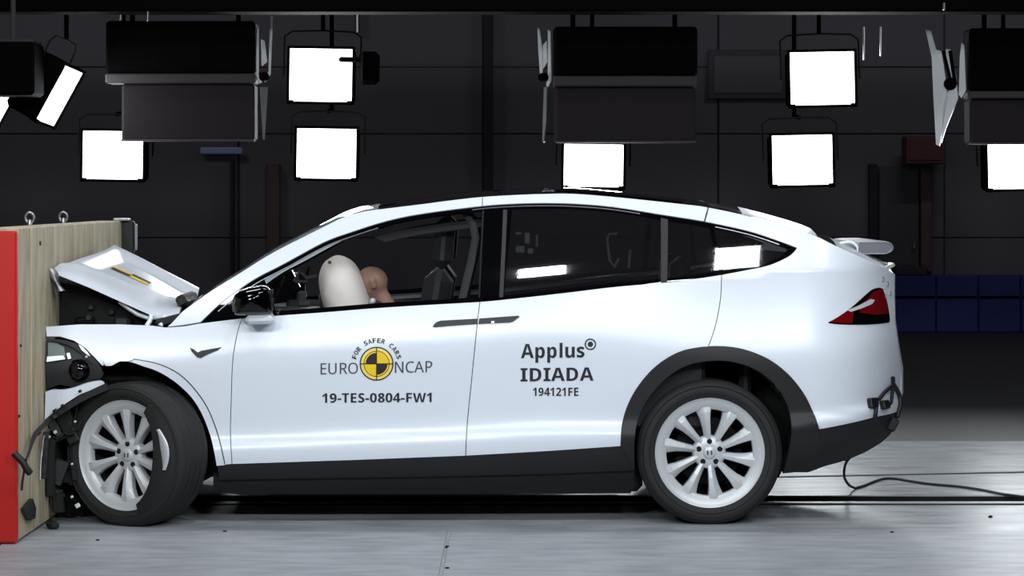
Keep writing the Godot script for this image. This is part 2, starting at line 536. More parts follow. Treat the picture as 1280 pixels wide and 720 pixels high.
func materials() -> void:
	mat("paint", Color(0.86, 0.88, 0.915), 0.42, 0.0, 1.0).clearcoat_roughness = 0.28
	mat("black_trim", Color(0.02, 0.02, 0.028), 0.03)
	mat("cladding", Color(0.062, 0.062, 0.07), 0.55)
	mat("dark_body", Color(0.035, 0.035, 0.038), 0.8)
	mat("under", Color(0.07, 0.065, 0.06), 0.8)
	mat("liner", Color(0.022, 0.022, 0.024), 0.9)
	mat("tyre", Color(0.085, 0.085, 0.085), 0.75)
	mat("alloy", Color(0.75, 0.76, 0.77), 0.38, 0.2)
	mat("chrome", Color(0.85, 0.85, 0.86), 0.14, 1.0)
	mat("steel", Color(0.62, 0.62, 0.63), 0.38, 0.9)
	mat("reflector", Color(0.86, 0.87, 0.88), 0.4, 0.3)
	mat("seat_black", Color(0.075, 0.075, 0.08), 0.7)
	mat("inner_grey", Color(0.16, 0.16, 0.17), 0.8)
	mat("headliner", Color(0.10, 0.10, 0.105), 0.9)
	mat("airbag", Color(0.88, 0.845, 0.82), 0.85)
	mat("dummy_skin", Color(0.58, 0.44, 0.38), 0.6)
	mat("dummy_cloth", Color(0.13, 0.13, 0.22), 0.85)
	mat("red_lens", Color(0.42, 0.03, 0.05), 0.12, 0.0, 1.0)
	mat("red_paint", Color(0.72, 0.08, 0.04), 0.45)
	mat("decal_dark", Color(0.10, 0.10, 0.13), 0.6)
	mat("decal_grey", Color(0.24, 0.24, 0.28), 0.6)
	mat("decal_yellow", Color(0.92, 0.77, 0.10), 0.55)
	mat("decal_pale", Color(0.95, 0.83, 0.42), 0.55)
	mat("rig_black", Color(0.03, 0.027, 0.03), 0.9).metallic_specular = 0.12
	mat("rig_mid", Color(0.15, 0.135, 0.145), 0.9).metallic_specular = 0.15
	mat("rig_grey", Color(0.25, 0.24, 0.245), 0.8).metallic_specular = 0.15
	mat("wall_dark", Color(0.36, 0.345, 0.37), 0.9)
	mat("wall_side", Color(0.16, 0.16, 0.17), 0.95)
	mat("wall_rib", Color(0.28, 0.275, 0.29), 0.9)
	mat("wall_red", Color(0.36, 0.27, 0.28), 0.9)
	mat("cabinet_red", Color(0.36, 0.20, 0.215), 0.85)
	mat("pad_blue", Color(0.13, 0.17, 0.42), 0.8)
	mat("sign_blue", Color(0.62, 0.65, 0.82), 0.7)
	mat("plastic_black", Color(0.02, 0.02, 0.022), 0.55)
	mat("cable_grey", Color(0.17, 0.19, 0.20), 0.6)
	mat("decal_black", Color(0.02, 0.02, 0.03), 0.5)
	mat("wing", Color(0.38, 0.38, 0.40), 0.5)
	mat("gloss_black", Color(0.012, 0.012, 0.016), 0.06)
	mat("equipment", Color(0.42, 0.47, 0.45), 0.5)
	mat("groove", Color(0.05, 0.05, 0.05), 0.9)
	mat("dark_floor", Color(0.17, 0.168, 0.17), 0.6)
	glass("window_clear", Color(0.05, 0.055, 0.055), 0.05)
	glass("window_dark", Color(0.085, 0.078, 0.09), 0.62)
	glass("lamp_glass", Color(0.6, 0.65, 0.65), 0.15)
	var l := mat("lens_glow", Color(0.9, 0.9, 0.9), 0.5)
	l.emission_enabled = true; l.emission = Color(1, 0.99, 0.985); l.emission_energy_multiplier = 5.0
	# floor: pale blue-grey coated concrete, cloudy and scuffed
	var fl := mat("floor_grey", Color(1, 1, 1), 0.36)
	fl.metallic_specular = 0.36
	fl.albedo_texture = noise_tex(3, 0.012, [[0.0, Color(0.52, 0.53, 0.55)], [0.42, Color(0.595, 0.61, 0.63)], [0.6, Color(0.625, 0.64, 0.66)], [1.0, Color(0.69, 0.70, 0.71)]])
	fl.uv1_triplanar = true; fl.uv1_world_triplanar = true; fl.uv1_scale = Vector3(0.22, 0.22, 0.7)
	fl.roughness_texture = noise_tex(9, 0.02, [[0.0, Color(0.55, 0.55, 0.55)], [1.0, Color(1, 1, 1)]])
	fl.roughness = 0.46
	var pl := mat("plate", Color(1, 1, 1), 0.4)
	pl.metallic_specular = 0.36
	pl.albedo_texture = noise_tex(5, 0.015, [[0.0, Color(0.55, 0.56, 0.58)], [0.5, Color(0.615, 0.63, 0.65)], [1.0, Color(0.68, 0.69, 0.71)]])
	pl.uv1_triplanar = true; pl.uv1_world_triplanar = true; pl.uv1_scale = Vector3(0.3, 0.3, 0.9)
	# plywood: vertical grain with greyish smears
	var w := mat("plywood", Color(1, 1, 1), 0.75)
	w.albedo_texture = noise_tex(11, 0.01, [[0.0, Color(0.54, 0.495, 0.41)], [0.35, Color(0.66, 0.615, 0.515)], [0.6, Color(0.71, 0.66, 0.56)], [1.0, Color(0.77, 0.725, 0.62)]])
	w.uv1_triplanar = true; w.uv1_world_triplanar = true; w.uv1_scale = Vector3(1.6, 0.35, 1.6)
	var ws := mat("steel_worn", Color(1, 1, 1), 0.55, 0.2)
	ws.albedo_texture = noise_tex(13, 0.03, [[0.0, Color(0.12, 0.12, 0.12)], [1.0, Color(0.24, 0.235, 0.23)]])
	ws.uv1_triplanar = true

func look_basis(dir: Vector3) -> Basis:
	# local +z along dir, y up
	var z := dir.normalized()
	var up := Vector3(0, 1, 0) if absf(z.y) < 0.98 else Vector3(0, 0, -1)
	var x := up.cross(z).normalized()
	return Basis(x, z.cross(x), z)

func flood_lamp(label: String, at: Vector3, size: Vector2, aim: Vector3, energy: float, top: float, group: String, B := Basis(), own := false, flap := false, back := 0.0) -> Node3D:
	var t := thing("flood_lamp", label, "lamp", at, group)
	if not own: B = look_basis(aim - at)
	t.basis = B
	var s := size
	var m := MB.new()
	m.box(Vector3(0, 0, -0.15), Vector3(s.x + 0.03, s.y + 0.03, 0.26), 0.03)
	m.box(Vector3(0, 0, -0.31), Vector3(s.x * 0.55, s.y * 0.5, 0.08), 0.02)
	put(m, "housing", M.rig_black, t)
	m = MB.new()
	var fw := 0.022
	m.box(Vector3(0, s.y / 2 + fw / 2, -0.01), Vector3(s.x + 2 * fw, fw, 0.05), 0.006)
	m.box(Vector3(0, -s.y / 2 - fw / 2, -0.01), Vector3(s.x + 2 * fw, fw, 0.05), 0.006)
	m.box(Vector3(s.x / 2 + fw / 2, 0, -0.01), Vector3(fw, s.y, 0.05), 0.006)
	m.box(Vector3(-s.x / 2 - fw / 2, 0, -0.01), Vector3(fw, s.y, 0.05), 0.006)
	put(m, "lens_frame", M.rig_black, t)
	m = MB.new()
	m.box(Vector3(0, 0, -0.012), Vector3(s.x, s.y, 0.02), 0.004)
	put(m, "lens", M.lens_glow, t)
	for c in [[-1, -1], [1, -1]]:
		m = MB.new()
		m.box(Vector3(c[0] * (s.x / 2 - 0.012), c[1] * (s.y / 2 + 0.008), 0.018), Vector3(0.05, 0.035, 0.012), 0.004)
		put(m, "corner_clip", M.rig_black, t)
	m = MB.new()
	var x := s.x / 2 + 0.06
	m.tube([Vector3(-x, 0, -0.14), Vector3(-x, s.y * 0.5, -0.16), Vector3(-x, s.y * 0.75, -0.17), Vector3(-x * 0.8, s.y * 0.85, -0.17), Vector3(0, s.y * 0.87, -0.17), Vector3(x * 0.8, s.y * 0.85, -0.17), Vector3(x, s.y * 0.75, -0.17), Vector3(x, s.y * 0.5, -0.16), Vector3(x, 0, -0.14)], 0.007, 8)
	put(m, "yoke", M.rig_mid, t)
	m = MB.new()
	var base := Vector3(0, s.y * 0.87, -0.17)
	var up := B.inverse() * Vector3(0, maxf(0.15, top - (at + B * base).y), 0)
	if back > 0.0:
		m.tube([base, base + Vector3(0, 0.02, -back), base + Vector3(0, 0.05, -back), base + Vector3(0, 0, -back) + up], 0.018, 8)
	else:
		m.tube([base, base + up], 0.018, 8)
	put(m, "hanger_pole", M.rig_black, t)
	if flap:
		m = MB.new()
		m.box(Vector3(s.x / 2 - 0.02, s.y * 0.30, 0.03), Vector3(0.17, 0.045, 0.04), 0.012)
		m.box(Vector3(s.x / 2 + 0.14, s.y * 0.15, 0.0), Vector3(0.16, s.y * 0.62, 0.14), 0.03)
		put(m, "control_box", M.rig_black, t)
	var a := AreaLight3D.new()
	a.name = "glow"; a.area_size = s; a.area_normalize_energy = true; a.light_energy = energy
	a.light_color = Color(0.95, 0.98, 1.0); a.shadow_enabled = true; a.area_range = 60.0
	t.add_child(a)
	a.position = Vector3(0, 0, 0.03); a.rotation = Vector3(0, PI, 0)
	return t

func hall() -> void:
	# floor slab with the tow track's slot along the car's centre plane
	var zn := 0.02; var zf := -0.30
	var m := MB.new()
	m.box(Vector3(0, -0.15, (16.0 + zn) / 2), Vector3(28, 0.3, 16.0 - zn), 0.0)
	m.box(Vector3(0, -0.15, (zf - 3.45) / 2), Vector3(28, 0.3, 3.45 + zf), 0.0)
	m.box(Vector3(0, -0.24, (zn + zf) / 2), Vector3(28, 0.12, zn - zf), 0.0)
	var floor_ := struct(m, "floor", M.floor_grey)
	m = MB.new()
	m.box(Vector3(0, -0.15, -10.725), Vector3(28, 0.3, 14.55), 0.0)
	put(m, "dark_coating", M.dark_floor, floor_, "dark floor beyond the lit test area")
	m = MB.new()
	m.box(Vector3(0, -0.17, (zn + zf) / 2), Vector3(27.9, 0.03, zn - zf - 0.004), 0.0)
	m.box(Vector3(0, -0.09, zf + 0.006), Vector3(27.9, 0.17, 0.01), 0.0)
	m.box(Vector3(1.5, 0.002, 0.125), Vector3(24.8, 0.006, 0.03), 0.0)
	put(m, "track_slot", M.groove, floor_)
	m = MB.new()
	m.box(Vector3(1.5, 0.003, zn + 0.046), Vector3(24.8, 0.008, 0.08), 0.003)
	put(m, "track_edge", M.plate, floor_)
	# thin seams between floor fields: raised cover plates in front of the car
	for q in [[-7.5, -2.48, 1.24, 3.5], [-2.47, -0.325, 1.24, 3.5], [-0.31, 8.0, 1.30, 3.5]]:
		m = MB.new()
		m.box(Vector3((q[0] + q[1]) / 2, 0.002, (q[2] + q[3]) / 2), Vector3(q[1] - q[0], 0.008, q[3] - q[2]), 0.003)
		put(m, "floor_plate", M.plate, floor_)
	for q in [[559, 685], [559, 712], [1238, 647], [122, 677], [281, 666], [1115, 667]]:
		var d: float = EYE * F / (q[1] - HY)
		m = MB.new()
		m.lathe([Vector2(0.0, 0.012), Vector2(0.008, 0.011), Vector2(0.011, 0.006), Vector2(0.011, -0.002)], Transform3D(Basis(Vector3(1, 0, 0), -PI / 2), Vector3((q[0] - CX) * d / F, 0.0, CZ - d)), 12)
		put(m, "floor_bolt", M.groove, floor_)
	m = MB.new()
	m.box(Vector3(3.9, 0.002, -1.62), Vector3(5.6, 0.006, 0.05), 0.002, Basis(Vector3(0, 1, 0), 0.17))
	put(m, "floor_strip", M.cable_grey, floor_)
	# walls and ceiling
	m = MB.new(); m.box(Vector3(0, 3.5, -18.2), Vector3(28, 7.0, 0.3), 0.0)
	var wall := struct(m, "wall_back", M.wall_rib)
	m = MB.new(); m.box(Vector3(0, 3.5, 16.15), Vector3(28, 7, 0.3)); struct(m, "wall_front", M.wall_side)
	m = MB.new(); m.box(Vector3(-13.85, 3.5, -1), Vector3(0.3, 7, 34.6)); struct(m, "wall_left", M.wall_side)
	m = MB.new(); m.box(Vector3(13.85, 3.5, -1), Vector3(0.3, 7, 34.6)); struct(m, "wall_right", M.wall_side)
	m = MB.new(); m.box(Vector3(0, 7.15, -1), Vector3(28, 0.3, 34.6)); struct(m, "ceiling", M.wall_side)
	# back wall cladding: big dark sheets with shadow gaps
	var xs := [-13.6, -9.6, -6.55, -3.45, -0.36, 2.6, 5.45, 8.5, 13.6]
	var ys := [0.0, 1.15, 2.46, 3.3, 6.9]
	for i in xs.size() - 1:
		for j in ys.size() - 1:
			m = MB.new()
			m.box(Vector3((xs[i] + xs[i + 1]) / 2, (ys[j] + ys[j + 1]) / 2, -18.03 + 0.012 * ((i * 7 + j * 3) % 3)), Vector3(xs[i + 1] - xs[i] - 0.025, ys[j + 1] - ys[j] - 0.014, 0.05), 0.006)
			put(m, "wall_panel", M.wall_dark, wall)
	# pillar, posts and conduits on the wall
	var wallz := -17.9
	for q in [[604, 616, 14, 405, "pillar", M.wall_side], [1086, 1096, 205, 405, "post", M.wall_side], [334, 350, 205, 405, "post", M.wall_red], [445, 449, 0, 42, "conduit", M.steel], [289, 293, 200, 405, "post", M.wall_side], [1150, 1164, 205, 340, "post", M.wall_red]]:
		var a := P((q[0] + q[1]) / 2.0, (q[2] + q[3]) / 2.0, wallz)
		var k := (CZ - wallz) / F
		m = MB.new()
		m.box(a, Vector3((q[1] - q[0]) * k, (q[3] - q[2]) * k, 0.16), 0.01)
		var o := struct(m, "trim_1", q[5])
		o.name = numbered("wall_" + q[4])
	var bx := func(x0, y0, x1, y1, z, dz) -> MB:
		var b := MB.new()
		var k: float = (CZ - z) / F
		b.box(P((x0 + x1) / 2.0, (y0 + y1) / 2.0, z) - Vector3(0, 0, dz / 2), Vector3((x1 - x0) * k, (y1 - y0) * k, dz), 0.015)
		return b
	var cab := put(bx.call(1133, 170, 1182, 205, -17.3, 0.4), "wall_cabinet", M.cabinet_red)
	tag(cab, "small reddish cabinet on the dark back wall, left of the right light bank", "cabinet")
	put(bx.call(1137, 174, 1178, 201, -17.28, 0.03), "cabinet_door", M.cabinet_red, cab)
	var sg := put(bx.call(250, 184, 303, 193, -17.85, 0.05), "wall_sign", M.sign_blue)
	tag(sg, "narrow pale bluish sign on the dark back wall under the left light bank", "sign")
	var bd := thing("notice_board", "dark grey framed board on the back wall right of the middle light bank", "board", P(930, 88, -17.85))
	m = bx.call(885, 62, 985, 124, -17.9, 0.04); shift(m, -bd.position); put(m, "frame", M.wall_rib, bd)
	m = bx.call(892, 70, 978, 117, -17.88, 0.03); shift(m, -bd.position); put(m, "panel", M.wall_dark, bd)
	var dr := put(bx.call(1099, 208, 1149, 405, -17.85, 0.08), "door_1", M.wall_rib)
	dr.set_meta("kind", "structure")
	put(bx.call(1141, 300, 1145, 312, -17.78, 0.05), "door_handle", M.steel, dr)
	# blue pads standing along the foot of the back wall
	for i in 4:
		var x0 := 1118 + i * 53
		var p := thing("crash_pad", ["dark blue padded block on the floor, nearest the car tail", "dark blue padded block, second in the row beside the car tail", "dark blue padded block, third in the row right of the car tail", "dark blue padded block at the right edge of the row"][i], "pad", P(x0 + 26, 410, -17.2), "blue pads along the back wall")
		m = bx.call(x0, 345, x0 + 52, 415.5, -17.2, 0.5); shift(m, -p.position)
		put(m, "cushion", M.pad_blue, p)
		m = bx.call(x0 + 1, 370, x0 + 51, 373, -17.18, 0.03); shift(m, -p.position)
		put(m, "seam", M.rig_black, p)
	# low ledge behind the car tail
	tag(put(bx.call(1120, 333.5, 1160, 344.6, -17.25, 0.4), "equipment_case", M.rig_grey), "dark grey flat case lying on the blue pad behind the car tail", "case")
	# the black beam that closes the view at the top, with its lower flange and hung clamps
	m = MB.new()
	m.box(P(640, -38, -4.6), Vector3(14, 0.64, 0.35), 0.02)
	var beam := struct(m, "ceiling_beam", M.rig_black)
	for q in [[151, 18, 26], [185, 14, 27], [1080, 33, 75], [1101, 33, 70], [1180, 3, 13]]:
		m = MB.new()
		m.box(P(q[0], (q[1] + q[2]) / 2.0, -4.35), Vector3(0.014, (q[2] - q[1]) * 0.0058, 0.04), 0.006)
		put(m, "clamp", M.steel, beam)

func flag_board() -> void:
	# black board hung out of view that keeps the lamps beside the camera off the near floor
	var t := thing("flag_board", "long black shading board hung below the lamps beside the camera", "board", Vector3(0, 2.32, 7.6))
	var m := MB.new()
	m.box(Vector3(0, 0.36, 0), Vector3(11, 0.72, 0.03), 0.005)
	put(m, "board", M.rig_black, t)
	for x in [-4.5, 0.0, 4.5]:
		m = MB.new()
		m.tube([Vector3(x, 0.71, 0), Vector3(x, 4.7, 0)], 0.008, 6)
		put(m, "cable", M.rig_black, t)

func shift(m: MB, by: Vector3) -> void:
	for k in m.v.size(): m.v[k] += by

func back_lamps() -> void:
	var z := -6.4
	var k := (CZ - z) / F
	var L := [
		[401, 94, 78, 66, "upper left square glowing flood lamp, its right edge bitten by a dark box"],
		[408, 192, 74, 62, "square glowing flood lamp directly below the one with the bitten right edge"],
		[141, 194, 75, 60, "square glowing flood lamp above the crushed bonnet, its upper right corner hidden"],
		[742, 207, 74, 53, "glowing flood lamp right above the car roof, under the middle light bank"],
		[1028, 98, 80, 66, "square glowing flood lamp at upper right, the higher of the right pair"],
		[1003, 200, 75, 62, "square glowing flood lamp above the car rear, the lower of the right pair"],
		[1271, 207, 72, 58, "glowing flood lamp cut by the right edge of the picture"],
	]
	for i in L.size():
		var q = L[i]
		var at := P(q[0], q[1], z)
		flood_lamp(q[4], at, Vector2(q[2] * k, q[3] * k), at + Vector3(0.0, 0, 1), 2.0, 4.6, "flood lamps facing the camera", Basis(Vector3(0, 0, 1), 0.02 if q[0] > 900 else -0.015), true, i == 0, 0.36 if q[1] > 150 else 0.0)
	# two lamps turned away at the left edge
	var kk := (CZ + 5.0) / F
	var B := Basis(Vector3(0, 0, 1), -0.50) * Basis(Vector3(0, 1, 0), 1.30)
	flood_lamp("tilted narrow-looking lamp at upper left, turned sideways", P(74, 120, -5.0), Vector2(58 * kk, 76 * kk), Vector3.ZERO, 1.2, 4.6, "", B, true)
	flood_lamp("sliver of a tilted lamp cut by the left edge of the picture", P(-12, 148, -5.9), Vector2(60 * kk, 74 * kk), Vector3.ZERO, 0.8, 4.6, "", B, true)
	var b := thing("speaker_box", "black box hanging at the left edge in front of the tilted lamp", "box", P(6, 120, -4.2))
	var m := MB.new()
	m.box(Vector3(0, 33 * kk, -0.2), Vector3(70 * kk, 64 * kk, 0.4), 0.02)
	put(m, "shell", M.rig_black, b)
	m = MB.new()
	m.tube([Vector3(0.02, 64 * kk, -0.2), Vector3(0.02, 150 * kk, -0.2)], 0.02)
	put(m, "hanger", M.rig_grey, b)
	m = MB.new()
	m.box(Vector3(0, 66.5 * kk, -0.2), Vector3(66 * kk, 4 * kk, 0.34), 0.008)
	put(m, "lid", M.rig_grey, b)

func light_banks() -> void:
	# three black light banks: upper box, pale lower lip, lower box, white-metal fins on the end that faces the middle
	var z := -5.2
	var k := (CZ - z) / F
	var specs := [
		[132, 319, 26, 92, 104, 176, 1, "black light bank at upper left, above the crushed bonnet", 0.5],
		[692, 872, 33, 95, 108, 178, -1, "black light bank in the middle, above the car roof", 0.5],
		[1212, 1406, 35, 114, 123, 180, -1, "black light bank at upper right with bright white end fins", 1.0],
	]
	for s in specs:
		var o := P((s[0] + s[1]) / 2.0, s[5], z)
		var t := thing("light_bank", s[7], "light bank", o, "light banks hung from the ceiling")
		var w: float = (s[1] - s[0]) * k
		var yy := func(py): return (s[5] - py) * k
		var m := MB.new()
		m.box(Vector3(0, (yy.call(s[2]) + yy.call(s[3])) / 2, -0.15), Vector3(w, yy.call(s[2]) - yy.call(s[3]), 0.3), 0.02)
		put(m, "upper_box", M.rig_black, t)
		m = MB.new()
		m.box(Vector3(0, (yy.call(s[3]) + yy.call(s[4])) / 2, -0.13), Vector3(w, yy.call(s[3]) - yy.call(s[4]), 0.3), 0.01)
		put(m, "lip", M.rig_grey, t)
		m = MB.new()
		var cut := 17.0 * k if sd_of(s) > 0 else 0.0
		m.box(Vector3(cut / 2, (yy.call(s[4]) + yy.call(s[5])) / 2, -0.17), Vector3(w - cut - 0.02, yy.call(s[4]) - yy.call(s[5]), 0.26), 0.02)
		put(m, "lower_box", M.rig_mid, t)
		m = MB.new()
		m.box(Vector3(cut / 2, 0.006, -0.04), Vector3(w - cut - 0.02, 0.015, 0.05), 0.003)
		put(m, "edge_strip", M.rig_grey, t)
		for hx in [-0.36, 0.36]:
			m = MB.new()
			m.tube([Vector3(hx * w, yy.call(s[2]) - 0.01, -0.3), Vector3(hx * w, 4.8 - o.y, -0.3)], 0.02)
			put(m, "hanger", M.rig_black, t)
		# end fins: outlines in pixels, from the end outwards, standing on a plate turned towards the lit area
		var sd: int = s[6]
		var e: float = s[1] if sd > 0 else s[0]
		var wide: float = s[8]
		var T := Transform3D(Basis(Vector3(0, 1, 0), sd * 0.55), Vector3(sd * (w / 2 + 0.015), 0, -0.1))
		var fins := []
		if wide > 0.9:
			fins = [["fin", vv([1165, 34, 1171, 36, 1177, 60, 1183, 62, 1188, 100, 1190, 122, 1186, 150, 1181, 182, 1177, 180, 1174, 120, 1172, 70])], ["fin", vv([1188, 60, 1193, 60, 1200, 95, 1202, 122, 1188, 160, 1183, 178, 1186, 125, 1192, 110])], ["fin", vv([1206, 52, 1209, 56, 1211, 112, 1206, 122, 1203, 118, 1204, 70])]]
		elif sd < 0:
			fins = [["fin", vv([673, 33, 675, 34, 679, 62, 679, 92, 676, 90, 674, 60])], ["fin", vv([686, 36, 689, 38, 690, 100, 686, 108, 684, 106, 686, 90])], ["fin", vv([680, 55, 684, 50, 685, 76, 680, 84])], ["blade", vv([681, 108, 685, 108, 684, 150, 681, 178, 679, 176, 680, 140])]]
		else:
			fins = [["fin", vv([319, 34, 321, 34, 321, 92, 325, 102, 322, 104, 317, 92])], ["fin", vv([335, 18, 338, 18, 335, 92, 329, 102, 327, 100, 333, 88])], ["fin", vv([324, 48, 328, 50, 331, 76, 325, 82])], ["blade", vv([322, 108, 332, 108, 330, 140, 328, 174, 326, 174, 324, 140])]]
		for fn in fins:
			m = MB.new()
			var r := PackedVector2Array()
			for q in fn[1]: r.append(Vector2((q.x - e - sd * 2.0) * k / cos(0.55), yy.call(q.y)))
			m.prism(r, -0.006, 0.006, T)
			put(m, fn[0], M.reflector if fn[0] == "fin" else M.steel, t)
		m = MB.new()
		var knob: Vector2 = {132: Vector2(326, 95), 692: Vector2(682, 96), 1212: Vector2(1194, 104)}[s[0]]
		m.lathe([Vector2(0.0, 0.05), Vector2(0.035 * (0.6 + wide * 0.6), 0.05), Vector2(0.04 * (0.6 + wide * 0.6), 0.03), Vector2(0.04 * (0.6 + wide * 0.6), -0.02)], T * Transform3D(Basis(), Vector3((knob.x - e - sd * 2.0) * k / cos(0.55), yy.call(knob.y), 0)), 14)
		put(m, "pivot_knob", M.rig_black, t)
		if wide > 0.9:
			m = MB.new()
			m.tube([T * Vector3((1182 - e + 2) * k, yy.call(62), 0.02), T * Vector3((1193 - e + 2) * k, yy.call(104), 0.02)], 0.012, 6)
			m.tube([T * Vector3((1191 - e + 2) * k, yy.call(62), 0.02), T * Vector3((1198 - e + 2) * k, yy.call(104), 0.02)], 0.014, 6)
			put(m, "brace", M.rig_black, t)

func sd_of(s: Array) -> int:
	return s[6]

func barrier() -> void:
	# plywood-faced impact block; its face is the plane x = XB
	var XB := -2.392
	var z0 := -1.62; var z1 := 1.74
	var t := thing("impact_barrier", "tall impact barrier with plywood face and red steel side, against the car nose", "barrier", Vector3(XB, 0, 0.1))
	var yt := 1.535
	var m := MB.new()
	m.box(Vector3(-1.55, yt / 2 - 0.02, -0.02), Vector3(2.7, yt - 0.06, z1 - z0 - 0.12), 0.01)
	put(m, "block", M.steel_worn, t)
	# face boards
	var zs_ := [z1 - 0.16, 1.36 - 0.1, 0.55, -0.55, z0 - 0.1]
	for i in 4:
		m = MB.new()
		var w: float = zs_[i] - zs_[i + 1] - 0.006
		m.box(Vector3(-0.075 + 0.002 * (i % 2) - 0.003, yt / 2 + 0.008, (zs_[i] + zs_[i + 1]) / 2), Vector3(0.15, yt - 0.016, w), 0.006)
		put(m, "plywood_board", M.plywood, t)
	# red steel side towards the camera
	m = MB.new()
	m.box(Vector3(-0.052, 0.765, z1 - 0.128), Vector3(0.10, 1.51, 0.055), 0.010)
	put(m, "red_post", M.red_paint, t)
	m = MB.new()
	m.box(Vector3(-1.0, 0.80, z1 - 0.14), Vector3(1.5, 1.40, 0.06), 0.012)
	put(m, "red_panel", M.red_paint, t)
	m = MB.new()
	m.box(Vector3(-1.0, 1.512, z1 - 0.13), Vector3(1.6, 0.03, 0.07), 0.008)
	put(m, "top_rail", M.plywood, t)
	# bolt holes, eyebolts, corner bracket
	for q in [[50, 304, 0.011], [24, 520, 0.006], [26, 432, 0.006]]:
		m = MB.new()
		var d: float = -XB * F / (CX - q[0])
		m.lathe([Vector2(0, 0.004), Vector2(q[2], 0.004), Vector2(q[2] * 1.2, -0.003)], Transform3D(Basis(Vector3(0, 1, 0), PI / 2), Vector3(0.0, EYE - (q[1] - HY) * d / F, CZ - d - 0.1)), 12)
		put(m, "bolt_hole", M.groove, t)
	for q in [[37, 272], [79, 271]]:
		var d: float = (-XB + 0.06) * F / (CX - q[0])
		var c := Vector3(-0.06, EYE - (q[1] - HY) * d / F, CZ - d - 0.1)
		m = MB.new()
		var ring := []
		for s in 21:
			var a := TAU * s / 20
			ring.append(c + Vector3(cos(a) * 0.022, sin(a) * 0.026, sin(a) * 0.004))
		m.tube(ring, 0.0065, 8)
		m.lathe([Vector2(0.012, 0), Vector2(0.012, 0.02), Vector2(0.008, 0.03), Vector2(0.008, c.y - 0.02 - yt)], Transform3D(Basis(Vector3(1, 0, 0), -PI / 2), Vector3(c.x, yt + 0.004, c.z)), 12)
		put(m, "eyebolt", M.steel, t)
	m = MB.new()
	m.box(Vector3(0.03, yt - 0.1, z0 - 0.06), Vector3(0.09, 0.2, 0.06), 0.008)
	put(m, "corner_bracket", M.plastic_black, t)
	m = MB.new()
	m.box(Vector3(0.0, yt + 0.008, z0 - 0.04), Vector3(0.09, 0.016, 0.12), 0.004)
	m.box(Vector3(0.085, yt - 0.1, z0 - 0.06), Vector3(0.012, 0.16, 0.03), 0.003)
	put(m, "bracket_plate", M.steel, t)
	m = MB.new()
	m.box(Vector3(-0.9, 0.03, z1 - 0.16), Vector3(1.3, 0.06, 0.08), 0.01)
	put(m, "foot", M.plastic_black, t)

